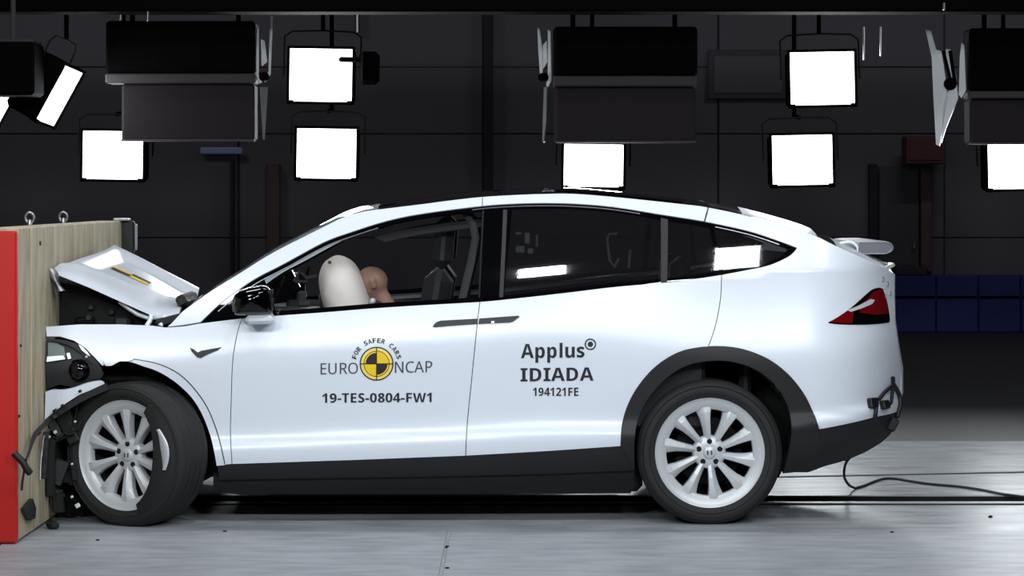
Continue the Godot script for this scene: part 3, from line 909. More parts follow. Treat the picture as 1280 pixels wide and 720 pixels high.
# ---------------------------------------------------------------- the car
func car() -> void:
	var c := thing("car", "white electric crossover car crashed nose-first into the barrier, bonnet buckled, lettering on its doors", "car")
	# outlines in pixels of the photograph, laid on the side surface
	var top_low := cr(vv([250, 404, 258, 396, 280, 376, 317, 350, 355, 330, 405, 303, 440, 290, 485, 276, 530, 267, 600, 258, 640, 255, 680, 254, 720, 255, 767, 259, 830, 269, 880, 277, 935, 289, 972, 301, 996, 310]))
	var belt := cr(vv([996, 310, 986, 320, 962, 331, 935, 337, 885, 346, 830, 353, 767, 358.5, 705, 366, 642, 373, 600, 377, 530, 381, 467, 385, 405, 390, 342, 394.5, 300, 398, 250, 404]))
	var band := cr(vv([228, 389, 262, 364.5, 300, 341, 342, 315, 405, 283, 430, 271, 455, 264, 485, 260, 530, 254.5, 560, 250.5, 600, 246, 640, 243.5, 680, 242, 720, 242, 780, 247, 855, 255, 885, 259, 940, 271, 1010, 291, 1045, 307, 1085, 325, 1112, 338]))
	var b_line := cr(vv([600, 377, 597, 400, 590, 470, 584, 530, 582, 570]))
	var a_line := cr(vv([303, 397.5, 297, 415, 291, 450, 289, 500, 288, 540, 290, 580.5]))
	var c_line := cr(vv([902, 343.5, 901, 370, 897, 395, 892, 415, 885, 434]))
	var arch_o := cr(vv([776, 558, 778, 530, 786, 504, 800, 480, 820, 458, 845, 442, 870, 435, 900, 433, 930, 437, 960, 449, 985, 468, 1005, 493, 1017, 518, 1024, 537]))
	var arch_i := cr(vv([793, 582, 793, 550, 798, 522, 811, 496, 832, 473, 857, 457, 885, 451, 915, 452, 945, 462, 968, 480, 983, 504, 989, 532, 986, 562, 978, 590]))
	var farch := cr(vv([134, 454, 142, 455, 150, 451, 165, 453, 180, 458, 195, 463, 210, 471, 225, 482, 240, 497, 252, 516, 262, 541, 268, 565, 271, 582]))
	var sill := [Vector2(290, 580.5), Vector2(440, 575.5), Vector2(582, 570), Vector2(680, 564.5), Vector2(776, 558)]
	var tail := vv([1112, 338, 1118, 347, 1118, 370, 1119, 402, 1123, 434, 1127, 463, 1127, 492, 1122, 515])
	var top_i := part_x(arch_o, 885, 1024)

	# painted panels
	var front_door := panel(part_x(belt, 303, 600) + b_line.slice(1) + part_x(sill, 582, 290).slice(1) + rev(a_line).slice(1, -1), "front_door", M.paint, c)
	var rear_door := panel(part_x(belt, 600, 902) + c_line.slice(1) + part_x(arch_o, 885, 776).slice(1) + part_x(sill, 776, 582).slice(1) + rev(b_line).slice(1, -1), "rear_door", M.paint, c)
	panel([Vector2(208, 409)] + vv([214, 404]) + [Vector2(228, 389)] + part_x(band, 229, 603) + part_x(top_low, 603, 251) + vv([230, 406.5]), "windscreen_pillar", M.paint, c, 0.0, 0.03)
	panel(part_x(band, 603, 885) + part_x(top_low, 880, 603), "roof_rail", M.paint, c, 0.0, 0.03)
	panel(part_x(band, 886, 1112) + tail.slice(1) + vv([1092, 522, 1060, 530]) + rev(top_i) + rev(c_line).slice(1) + part_x(belt, 904, 996) + part_x(top_low, 995, 881), "rear_quarter", M.paint, c)
	panel(vv([57, 408, 100, 405, 150, 405, 190, 406.5, 207, 409, 230, 407.5]) + part_x(belt, 252, 303) + a_line.slice(1) + vv([271, 582]) + rev(farch).slice(1) + vv([128, 458, 119, 448, 106, 435, 92, 426, 75, 421, 58, 421]), "front_fender", M.paint, c)
	# arch lip, a strip of its own
	panel(rev(farch).slice(0, -12) + cr(vv([165, 449, 200, 456, 229, 472, 255, 503, 270, 537, 279, 572, 281, 581])), "arch_lip", M.paint, c, 0.005, 0.01, 0.0)
	var seam := cr(vv([165, 449, 200, 456, 229, 472, 255, 503, 270, 537, 279, 572, 280.5, 580]))
	panel(seam + rev(seam.map(func(p): return p + Vector2(0.95, -0.75))), "lip_seam", M.rig_grey, c, 0.0065, 0.002, 0.0, true, [], 0.02)
	# black plastic round the rear arch, along the sill, under the tail
	panel(arch_o + vv([1025, 560, 1020, 585]) + rev(arch_i), "arch_cladding", M.cladding, c, 0.012, 0.03, 0.0)
	panel(vv([272, 583, 290, 581]) + sill.slice(1) + vv([793, 556, 793, 588, 700, 592, 585, 595, 400, 598, 274, 600]), "sill_cladding", M.cladding, c, 0.0, 0.02, 0.001)
	panel(vv([266, 596, 274, 600, 400, 598.5, 585, 595.5, 700, 592.5, 793, 588.5, 793, 613, 788, 620, 600, 621, 300, 621.5, 266, 619]), "sill_skirt", M.under, c, -0.02, 0.03, 0.0)
	panel(vv([1022, 538, 1060, 530, 1092, 522.5, 1122, 515.5, 1122, 528, 1113, 543, 1102, 553, 1082, 565, 1060, 574.5, 1030, 583, 1010, 590.5, 978, 590, 986, 562]), "tail_cladding", M.cladding, c, 0.0, 0.02, 0.0)
	# dark shell behind the panels
	panel(vv([66, 414, 205, 413, 300, 404]) + part_x(belt, 340, 900).map(func(p): return p + Vector2(0, 5)) + vv([990, 316, 1050, 322, 1100, 345, 1106, 400, 1110, 440, 1112, 500, 1080, 520, 1024, 531]) + rev(arch_o).slice(1, -1).map(func(p): return (p - Vector2(888, 560)) * 1.03 + Vector2(888, 560)) + vv([770, 590, 500, 600, 280, 604, 278, 575]) + rev(farch).slice(1).map(func(p): return p + Vector2(4, -5)) + vv([122, 455, 100, 436, 70, 428]), "inner_shell", M.dark_body, c, -0.045, 0.0, 0.0)

	# glasshouse: black ring, panes
	var fw := part_x(top_low, 330, 600).map(func(p): return p + Vector2(0, 4.5)) + [Vector2(603, 263), Vector2(598, 371)] + part_x(belt, 596, 345).map(func(p): return p + Vector2(0, -6))
	var rw := part_x(top_low, 640, 884).map(func(p): return p + Vector2(0, 5)) + [Vector2(887, 283), Vector2(898, 338)] + part_x(belt, 896, 630).map(func(p): return p + Vector2(0, -5.5))
	var qw := part_x(top_low, 892, 985).map(func(p): return p + Vector2(0, 4.5)) + vv([985, 311, 978, 319]) + part_x(belt, 960, 904).map(func(p): return p + Vector2(0, -5))
	var ring := top_low.slice(0, -1) + belt.slice(0, -1)
	panel(ring, "window_surround", M.black_trim, c, -0.004, 0.012, 0.0, true, [fw, rw, qw], 0.03)
	var grow := func(a: Array, k: float) -> Array:
		var mid := Vector2.ZERO
		for p in a: mid += p / a.size()
		return a.map(func(p): return p + (p - mid).normalized() * k)
	panel(grow.call(fw, 1.5), "front_window", M.window_clear, c, -0.010, 0.0, 0.0, true, [], 0.06)
	panel(grow.call(rw, 1.5), "rear_window", M.window_dark, c, -0.010, 0.0, 0.0, true, [], 0.06)
	panel(grow.call(qw, 1.5), "quarter_window", M.window_dark, c, -0.010, 0.0, 0.0, true, [], 0.06)
	# dividers and bright lines of the glasshouse
	panel(vv([826, 272, 835, 274, 834, 352, 826, 353]), "window_divider", M.rig_grey, c, -0.002, 0.01, 0.0)
	panel(vv([629, 262, 634, 262, 632, 310, 629, 371, 624, 371.5, 627, 310]), "window_divider", M.rig_grey, c, -0.001, 0.01, 0.0)
	panel(vv([603, 263, 605, 263, 600, 372, 598, 372]), "door_gap", M.groove, c, 0.0, 0.004, 0.0)
	panel(vv([352, 346, 356, 344, 338, 392, 332, 392]), "quarter_post", M.black_trim, c, -0.003, 0.01, 0.0)
	panel(part_x(top_low, 270, 470).map(func(p): return p + Vector2(2.5, 4.2)) + part_x(top_low, 470, 270).map(func(p): return p + Vector2(2.8, 4.9)), "window_molding", M.steel, c, 0.0, 0.006, 0.0)
	panel(part_x(top_low, 590, 800).map(func(p): return p + Vector2(0, 2.6)) + part_x(top_low, 800, 590).map(func(p): return p + Vector2(0, 3.3)), "window_molding", M.steel, c, 0.0, 0.006, 0.0)
	panel(part_x(top_low, 895, 975).map(func(p): return p + Vector2(-1, 3.0)) + part_x(top_low, 975, 895).map(func(p): return p + Vector2(-1, 4.0)), "window_molding", M.steel, c, 0.0, 0.006, 0.0)

	panel(part_x(top_low, 466, 602).map(func(p): return p + Vector2(0, 3)) + part_x(top_low, 602, 480).map(func(p): return p + Vector2(0, 13)), "roof_lining_edge", M.headliner, c, -0.09, 0.01, 0.0)
	# roof, windscreen, tailgate
	var m := MB.new()
	m.grid(loft(part_x(band, 231, 474), 16, 0.034, -0.003), Vector3(-0.6, 0.6, 0))
	put(m, "windscreen", M.window_clear, c)
	m = MB.new()
	m.grid(loft(part_x(band, 472, 888), 16, 0.034, -0.002), Vector3(0.3, 0.6, 0))
	put(m, "roof_panel", M.black_trim, c)
	m = MB.new()
	m.grid(loft(part_x(band, 480, 900), 8, 0.01, -0.05, 0.97), Vector3(0.3, 0.6, 0))
	put(m, "headliner", M.headliner, c)
	m = MB.new()
	m.grid(loft(part_x(band, 886, 1047), 16, 0.036, -0.002), Vector3(0.6, 0.6, 0))
	put(m, "tailgate_glass", M.window_dark, c)
	for s in [0.965, 0.62]:
		# painted humps that run down over the tailgate's edges
		m = MB.new()
		var hp := loft(part_x(band, 928, 1022), 12, 0.040, 0.0)
		var hr := []
		for row in hp:
			var r2 := []
			for j in 4:
				var q: Vector3 = row[12].lerp(row[6], [0.0, 0.12, 0.3, 0.45][j] + (0.08 if s < 0.9 else 0.0))
				r2.append(Vector3(q.x, row[12 - j].y - 0.004 + 0.004 * j, q.z))
			hr.append(r2)
		m.grid(hr, Vector3(0.6, 0.6, 0))
		put(m, "tailgate_hump", M.paint, c)
		break
	var tl: Array = part_x(band, 1046, 1112) + tail.slice(1)
	m = MB.new()
	m.grid(loft(tl.slice(0, 14), 20, 0.05, -0.002), Vector3(0.8, 0.6, 0))
	put(m, "tailgate", M.paint, c)
	m = MB.new()
	m.grid(loft(vv([1118, 347, 1118, 370, 1119, 402, 1123, 434, 1127, 463, 1127, 492, 1122, 515]), 20, 0.05, -0.002), Vector3(0.8, 0.6, 0))
	put(m, "rear_bumper", M.paint, c)
	m = MB.new()
	m.grid(loft(vv([1122, 515.5, 1122, 528, 1113, 543, 1102, 553, 1082, 565, 1060, 574.5, 1030, 583]), 16, 0.03, -0.002), Vector3(0.8, 0.6, 0))
	put(m, "rear_skirt", M.cladding, c)
	# deck lip, broken trim at its corner
	m = MB.new()
	var q0 := S(1108, 336)
	m.box(Vector3(q0.x - 0.02, q0.y + 0.035, 0.36), Vector3(0.11, 0.012, 0.2), 0.004, Basis(Vector3(0, 0, 1), -0.25))
	m.box(Vector3(q0.x + 0.045, q0.y + 0.005, 0.36), Vector3(0.06, 0.02, 0.16), 0.004, Basis(Vector3(0, 0, 1), 0.5))
	put(m, "deck_trim", M.steel, c)
	for q in [[1106, 371], [1112, 367], [1103, 349], [1109, 355]]:
		m = MB.new()
		var g := S(q[0], q[1])
		m.box(Vector3(g.x, g.y, zs(g.x, g.y) + 0.004), Vector3(0.016, 0.026, 0.012), 0.004)
		put(m, "trim_clip", M.steel, c)

	tail_light(c)
	spoiler(c)
	handles(front_door, rear_door)
	lettering(front_door, rear_door)
	badge(c)
	mirror(c)
	cabin(c)
	nose(c)
	# wheels
	wheel(c, Vector3(1.017, 0.368, 0.845), 0.0, false)
	wheel(c, Vector3(1.017, 0.368, -0.845), PI, false)
	wheel(c, Vector3(-1.932, 0.362, 0.925), -0.47, true)
	wheel(c, Vector3(-1.95, 0.368, -0.84), PI, false)
	# wheel wells and floor pan
	for s in [-1, 1]:
		for q in [[1.02, 0.455, 0.40, -0.25, PI + 0.25], [-1.83, 0.53, 0.40, -0.15, PI + 0.35]]:
			m = MB.new()
			var rows := []
			for i in 19:
				var a := lerpf(q[3], q[4], i / 18.0)
				rows.append([Vector3(q[0] + cos(a) * q[1], q[2] + sin(a) * q[1], s * 0.90), Vector3(q[0] + cos(a) * q[1] * 0.99, q[2] + sin(a) * q[1] * 0.99, s * 0.56)])
			m.grid(rows, Vector3(q[0], 0.4, s * 0.7))
			var disc := PackedVector2Array()
			for i in 24: disc.append(Vector2(q[0] + cos(TAU * i / 24) * q[1], maxf(0.2, q[2] + sin(TAU * i / 24) * q[1])))
			m.prism(disc, s * 0.55, s * 0.555)
			put(m, "wheel_liner", M.liner, c)
	m = MB.new()
	m.box(Vector3(-0.42, 0.235, 0), Vector3(2.2, 0.17, 1.62), 0.03)
	put(m, "floor_pan", M.under, c)
	m = MB.new()
	m.box(Vector3(1.62, 0.36, 0), Vector3(0.42, 0.16, 1.1), 0.04)
	put(m, "rear_undertray", M.under, c)

func tail_light(c: Node3D) -> void:
	var t := panel(cr(vv([1035, 403, 1046, 397, 1062, 386, 1078, 372, 1090, 362, 1099, 359.5])) + cr(vv([1103, 361, 1108, 376, 1111, 392, 1112, 400])) + cr(vv([1111, 403, 1095, 405, 1075, 406, 1050, 405.5, 1036, 404])), "tail_light", M.black_trim, c, 0.003, 0.02, 0.0, true, [], 0.02)
	panel(vv([1036, 402.5, 1047, 397, 1058, 389.5, 1066, 389.5, 1064, 404.5, 1048, 404]), "red_lens", M.red_lens, t, 0.009, 0.006, 0.0, true, [], 0.02)
	panel(vv([1073, 385.5, 1082, 375, 1092, 364, 1099, 361.5, 1103, 366, 1107, 381, 1108, 392, 1092, 393.5, 1074, 391]), "red_lens", M.red_lens, t, 0.010, 0.006, 0.0, true, [], 0.02)
	panel(vv([1058, 388, 1072, 382, 1086, 374, 1091, 375, 1088, 380, 1074, 386, 1062, 390]), "reflector_strip", M.reflector, t, 0.013, 0.004, 0.0, true, [], 0.02)

func spoiler(c: Node3D) -> void:
	# raised wing: an end-on blade and its curved stay, from side to side behind the glass
	var q := vv([1074, 302.5, 1090, 301.5, 1108, 301.5, 1114, 304, 1117, 309, 1115, 314, 1108, 317, 1090, 318, 1074, 317.5])
	var z := 0.52
	var r := PackedVector2Array()
	for p in cr(q + [q[0]], 3).slice(0, -1): r.append(Vector2(P(p.x, p.y, z).x, P(p.x, p.y, z).y))
	var m := MB.new()
	m.prism(r, -z, z)
	var sp := put(m, "spoiler", M.wing, c)
	for s in [1, -1]:
		m = MB.new()
		var pts := []
		for p in cr(vv([1048, 304.5, 1056, 303, 1063, 302.5, 1069, 305, 1072.5, 310, 1073.5, 318, 1073, 330]), 4): pts.append(Vector3(P(p.x, p.y, z).x, P(p.x, p.y, z).y, s * (z - 0.01)))
		m.tube(pts, 0.0075, 8)
		put(m, "stay", M.paint, sp)
	m = MB.new()
	m.tube([P(1074, 303, z + 0.002), P(1106, 302.3, z + 0.002), P(1113, 305, z + 0.002), P(1116, 309.5, z + 0.002), P(1113, 314.5, z + 0.002), P(1107, 317, z + 0.002), P(1075, 317.3, z + 0.002)], 0.003, 6)
	put(m, "edge_trim", M.steel, sp)

func handles(fd: Node3D, rd: Node3D) -> void:
	panel(cr(vv([541, 408.5, 545, 403.5, 551, 401.2]), 3) + vv([597.5, 398.6, 596.5, 405]) + vv([560, 407.6, 545, 409]), "door_handle", M.decal_black, fd, 0.010, 0.012, 0.0, false, [], 0.02)
	panel(vv([599, 398.5, 648, 395, 649.5, 396, 642, 401.5, 638, 403, 598, 405]), "door_handle", M.decal_black, rd, 0.010, 0.012, 0.0, false, [], 0.02)
	panel(vv([614, 402, 618, 401.6, 618, 403.8, 614, 404.2]), "handle_lamp", M.chrome, rd, 0.013, 0.003, 0.0, false, [], 0.02)

func ring_px(cx: float, cy: float, r: float, a0 := 0.0, a1 := TAU, n := 40, full := true) -> Array:
	var o := []
	for i in (n if full else n + 1): o.append(Vector2(cx + cos(lerpf(a0, a1, float(i) / n)) * r, cy + sin(lerpf(a0, a1, float(i) / n)) * r))
	return o

func lettering(fd: Node3D, rd: Node3D) -> void:
	words("EURO", 400.8, 453.6, 447.4, 467.4, "decal_lettering", M.decal_grey, fd, false, -0.02)
	words("NCAP", 493.6, 451.6, 540.3, 465.6, "decal_lettering", M.decal_grey, fd, false, -0.02)
	words("19-TES-0804-FW1", 402.8, 491.2, 539.6, 503.0, "decal_number", M.decal_dark, fd, true, -0.006)
	var s := "FOR SAFER CARS"
	var cx := 470.8; var cy := 454.6
	for i in s.length():
		if s[i] == " ": continue
		var a := lerpf(-PI + 0.30, -0.30, float(i) / (s.length() - 1))
		var p := Vector2(cx + cos(a) * 29.0, cy + sin(a) * 29.0)
		words(s[i], p.x - 2.2, p.y - 2.9, p.x + 2.2, p.y + 2.9, "decal_letter", M.decal_dark, fd, true, 0.0, a + PI / 2)
	var disc := panel(ring_px(cx, cy, 21.2), "target_emblem", M.decal_dark, fd, 0.0022, 0.001, 0.0, false)
	panel(ring_px(cx, cy, 19.6), "emblem_ring", M.decal_pale, disc, 0.0032, 0.001, 0.0, false)
	panel(ring_px(cx, cy, 16.2), "emblem_circle", M.decal_dark, disc, 0.0042, 0.001, 0.0, false)
	panel(ring_px(cx, cy, 15.4), "emblem_circle", M.decal_yellow, disc, 0.0052, 0.001, 0.0, false)
	panel([Vector2(cx, cy)] + ring_px(cx, cy, 13.6, PI, PI * 1.5, 12, false), "emblem_quadrant", M.decal_dark, disc, 0.0064, 0.001, 0.0, false)
	panel([Vector2(cx, cy)] + ring_px(cx, cy, 13.6, 0.0, PI * 0.5, 12, false), "emblem_quadrant", M.decal_dark, disc, 0.0064, 0.001, 0.0, false)
	panel(vv([cx - 20, cy - 0.6, cx + 20, cy - 0.6, cx + 20, cy + 0.6, cx - 20, cy + 0.6]), "emblem_line", M.decal_dark, disc, 0.0060, 0.001, 0.0, false)
	panel(vv([cx - 0.6, cy - 20, cx + 0.6, cy - 20, cx + 0.6, cy + 20, cx - 0.6, cy + 20]), "emblem_line", M.decal_dark, disc, 0.0060, 0.001, 0.0, false)
	words("Applus", 651.2, 428.6, 730.6, 453.2, "decal_lettering", M.decal_dark, rd, true, -0.01)
	panel(ring_px(738, 430.3, 7.2), "decal_ring", M.decal_dark, rd, 0.0022, 0.001, 0.0, false, [ring_px(738, 430.3, 5.6)])
	panel(ring_px(738, 430.3, 3.4), "decal_ring", M.decal_dark, rd, 0.0022, 0.001, 0.0, false, [ring_px(738, 430.3, 2.2)])
	panel(ring_px(738, 430.3, 1.1), "decal_dot", M.decal_dark, rd, 0.0022, 0.001, 0.0, false)
	words("IDIADA", 650.6, 459.6, 742.0, 476.2, "decal_lettering", M.decal_dark, rd, true, -0.012)
	words("194121FE", 666.0, 484.4, 723.0, 494.8, "decal_number", M.decal_dark, rd, true, 0.0)

func badge(c: Node3D) -> void:
	panel(vv([237.5, 435, 242, 436.5, 247.5, 440.8, 252, 438.5, 277, 434.2, 272, 438, 262, 442, 251, 447.5, 247, 446.5, 240, 440]), "fender_badge", M.decal_black, c, 0.007, 0.008, 0.0, true, [], 0.02)

func mirror(c: Node3D) -> void:
	for s in [1, -1]:
		var z := 1.10
		var o := P(315, 376, z)
		var d := (CZ - z) / F
		var t := Node3D.new()
		t.name = "door_mirror"; c.add_child(t, true)
		var m := MB.new()
		var outline := cr(vv([-23, 14, -24, 2, -20, -8, -10, -14, 4, -17, 16, -18, 21, -13, 23, 2, 24, 14, 20, 17, 0, 18, -20, 18, -23, 14]), 4)
		var rows := []
		# lens-shaped cap bulging outwards, hollow side towards the car
		for k in 8:
			var a := k / 7.0 * PI * 0.5
			var row := []
			for p in outline: row.append(Vector3(o.x + p.x * d * cos(a), o.y - p.y * d * cos(a), s * (z - 0.02 + 0.075 * sin(a))))
			rows.append(row)
		m.grid(rows, Vector3(o.x, o.y, s * (z - 0.1)))
		rows = []
		for k in 5:
			var a := k / 4.0 * PI * 0.5
			var row := []
			for p in outline: row.append(Vector3(o.x + p.x * d * cos(a), o.y - p.y * d * cos(a), s * (z - 0.02 - 0.10 * sin(a))))
			rows.append(row)
		m.grid(rows, Vector3(o.x, o.y, s * (z + 0.1)))
		put(m, "mirror_cap", M.gloss_black, t)
		m = MB.new()
		var rim := []
		for p in outline.slice(0, -13): rim.append(Vector3(o.x + p.x * d * 1.01, o.y - p.y * d * 1.01, s * (z - 0.015)))
		m.tube(rim, 0.0042, 6)
		put(m, "mirror_rim", M.chrome, t)
		m = MB.new()
		m.box(Vector3(o.x + 0.035, o.y - 0.095, s * 1.02), Vector3(0.14, 0.05, 0.16), 0.018, Basis(Vector3(0, 0, 1), 0.03))
		put(m, "mirror_foot", M.paint, t)
		m = MB.new()
		m.box(Vector3(o.x + 24 * d, o.y, s * (z - 0.05)), Vector3(0.006, 0.11, 0.10), 0.002)
		put(m, "mirror_glass", M.chrome, t)

func wheel(c: Node3D, at: Vector3, yaw: float, torn: bool) -> void:
	var t := Node3D.new()
	t.name = "wheel"; c.add_child(t, true)
	t.transform = Transform3D(Basis(Vector3(0, 1, 0), yaw), at)
	var R := 0.372; var r := 0.278
	var m := MB.new()
	var flatter := 0.0
	m.lathe([Vector2(r - 0.02, 0.10), Vector2(r + 0.004, 0.112), Vector2(r + 0.03, 0.125), Vector2(r + 0.055, 0.128), Vector2(R - 0.018, 0.118), Vector2(R - 0.006, 0.104), Vector2(R - 0.001, 0.085), Vector2(R, 0.05), Vector2(R, -0.05), Vector2(R - 0.006, -0.104), Vector2(R - 0.018, -0.118), Vector2(r + 0.04, -0.128), Vector2(r, -0.11)], Transform3D(), 72, 0.6)
	put(m, "tyre", M.tyre, t)
	# tread grooves: recessed-looking ribs proud of the tread
	for z in [-0.07, -0.024, 0.024, 0.07]:
		m = MB.new()
		m.lathe([Vector2(R - 0.004, z - 0.018), Vector2(R + 0.001, z - 0.016), Vector2(R + 0.001, z + 0.016), Vector2(R - 0.004, z + 0.018)], Transform3D(), 64, 0.3)
		put(m, "tread_rib", M.tyre, t)
	m = MB.new()
	for z in [0.127]:
		m.lathe([Vector2(r + 0.03, z - 0.004), Vector2(r + 0.033, z + 0.002), Vector2(r + 0.036, z - 0.002)], Transform3D(), 64, 0.2)
		m.lathe([Vector2(r + 0.062, z - 0.004), Vector2(r + 0.066, z + 0.002), Vector2(r + 0.070, z - 0.004)], Transform3D(), 64, 0.2)
	put(m, "sidewall_rib", M.tyre, t)
	# rim: lip and barrel
	m = MB.new()
	m.lathe([Vector2(r - 0.056, 0.060), Vector2(r - 0.055, 0.096), Vector2(r - 0.052, 0.100), Vector2(r - 0.016, 0.106), Vector2(r - 0.002, 0.112), Vector2(r + 0.004, 0.116), Vector2(r + 0.006, 0.110)], Transform3D(), 72, 0.6)
	put(m, "rim", M.alloy, t)
	m = MB.new()
	m.lathe([Vector2(r - 0.034, 0.060), Vector2(r - 0.045, 0.0), Vector2(r - 0.04, -0.11), Vector2(0.0, -0.11)], Transform3D(), 48, 0.6)
	put(m, "rim_barrel", M.liner, t)
	m = MB.new()
	m.lathe([Vector2(0.0, -0.004), Vector2(0.17, -0.004), Vector2(0.175, -0.012), Vector2(0.175, -0.03)], Transform3D(), 40, 0.5)
	put(m, "brake_disc", M.liner, t)
	# ten blades that widen towards the lip; each a bar with a ridge, thinner waist and turbine sweep
	var n := 10
	for i in n:
		var a := TAU * i / n + (0.43 if not torn else 0.33)
		if torn and absf(fposmod(a + PI, TAU) - PI) < 0.0: continue
		var wd := [0.032, 0.035, 0.042, 0.054, 0.070, 0.088]
		var rr := [0.050, 0.085, 0.13, 0.175, 0.208, 0.236]
		var zf := [0.078, 0.088, 0.098, 0.103, 0.104, 0.101]
		var sw := [0.0, 0.0, 0.006, 0.016, 0.026, 0.034]
		var rows := []
		for k in 6:
			var ang: float = a + sw[k]
			var u := Vector3(cos(ang), sin(ang), 0); var v := Vector3(-sin(ang), cos(ang), 0)
			var row := []
			for q in [[-0.5, -0.05], [-0.5, -0.006], [-0.44, 0.0], [0.0, 0.003], [0.18, -0.003], [0.44, -0.016], [0.5, -0.022], [0.5, -0.05]]:
				row.append(u * rr[k] + v * q[0] * wd[k] + Vector3(0, 0, zf[k] + q[1]))
			rows.append(row)
		m = MB.new()
		for k in 5:
			for j in 7:
				var mid: Vector3 = (rows[k][j] + rows[k + 1][j + 1]) / 2.0
				var u := Vector3(cos(a), sin(a), 0) * mid.length()
				m.quad(rows[k][j], rows[k + 1][j], rows[k + 1][j + 1], rows[k][j + 1], mid - Vector3(u.x * 0.98, u.y * 0.98, zf[k] - 0.03))
		put(m, "spoke", M.alloy, t)
	m = MB.new()
	m.lathe([Vector2(0.0, 0.094), Vector2(0.026, 0.094), Vector2(0.031, 0.090), Vector2(0.033, 0.084), Vector2(0.075, 0.084), Vector2(0.085, 0.074), Vector2(0.088, 0.04)], Transform3D(), 40, 0.5)
	put(m, "hub", M.alloy, t)
	m = MB.new()
	m.box(Vector3(-0.010, 0.0, 0.095), Vector3(0.008, 0.022, 0.004), 0.001)
	m.box(Vector3(0.010, 0.0, 0.095), Vector3(0.008, 0.022, 0.004), 0.001)
	put(m, "cap_emblem", M.decal_grey, t)
	for i in 5:
		var a := TAU * i / 5 + PI / 2
		m = MB.new()
		m.lathe([Vector2(0.0, 0.088), Vector2(0.007, 0.088), Vector2(0.008, 0.084), Vector2(0.014, 0.0845), Vector2(0.014, 0.08)], Transform3D(Basis(), Vector3(cos(a) * 0.057, sin(a) * 0.057, 0.001)), 12, 0.4)
		put(m, "lug_nut", M.liner, t)
	if torn:
		# the tyre has left the rim on the rear side: a dark fold of rubber and a bright crescent of bent lip
		m = MB.new()
		var rows := []
		for i in 17:
			var a := lerpf(-1.25, 1.05, i / 16.0)
			var w := sin(PI * i / 16.0)
			var row := []
			for j in 5:
				var q := j / 4.0
				var rad := lerpf(r - 0.020 - 0.055 * w, r + 0.05, q)
				row.append(Vector3(cos(a) * rad, sin(a) * rad, 0.125 + 0.03 * w * sin(PI * (0.35 + 0.65 * q))))
			rows.append(row)
		m.grid(rows, Vector3(0.2, 0, -1))
		put(m, "tyre_fold", M.tyre, t)
		m = MB.new()
		rows = []
		for i in 15:
			var a := lerpf(-0.20, 0.55, i / 14.0)
			var w := sin(PI * i / 14.0)
			rows.append([Vector3(cos(a) * (r - 0.008 - 0.016 * w), sin(a) * (r - 0.008), 0.150), Vector3(cos(a) * (r + 0.014 * w), sin(a) * r, 0.168), Vector3(cos(a) * (r + 0.012 + 0.02 * w), sin(a) * (r + 0.01), 0.155)])
		m.grid(rows, Vector3(0.2, 0, -1))
		put(m, "bent_lip", M.alloy, t)

func pt(px: float, py: float, z: float) -> Vector3:
	return P(px, py, z)

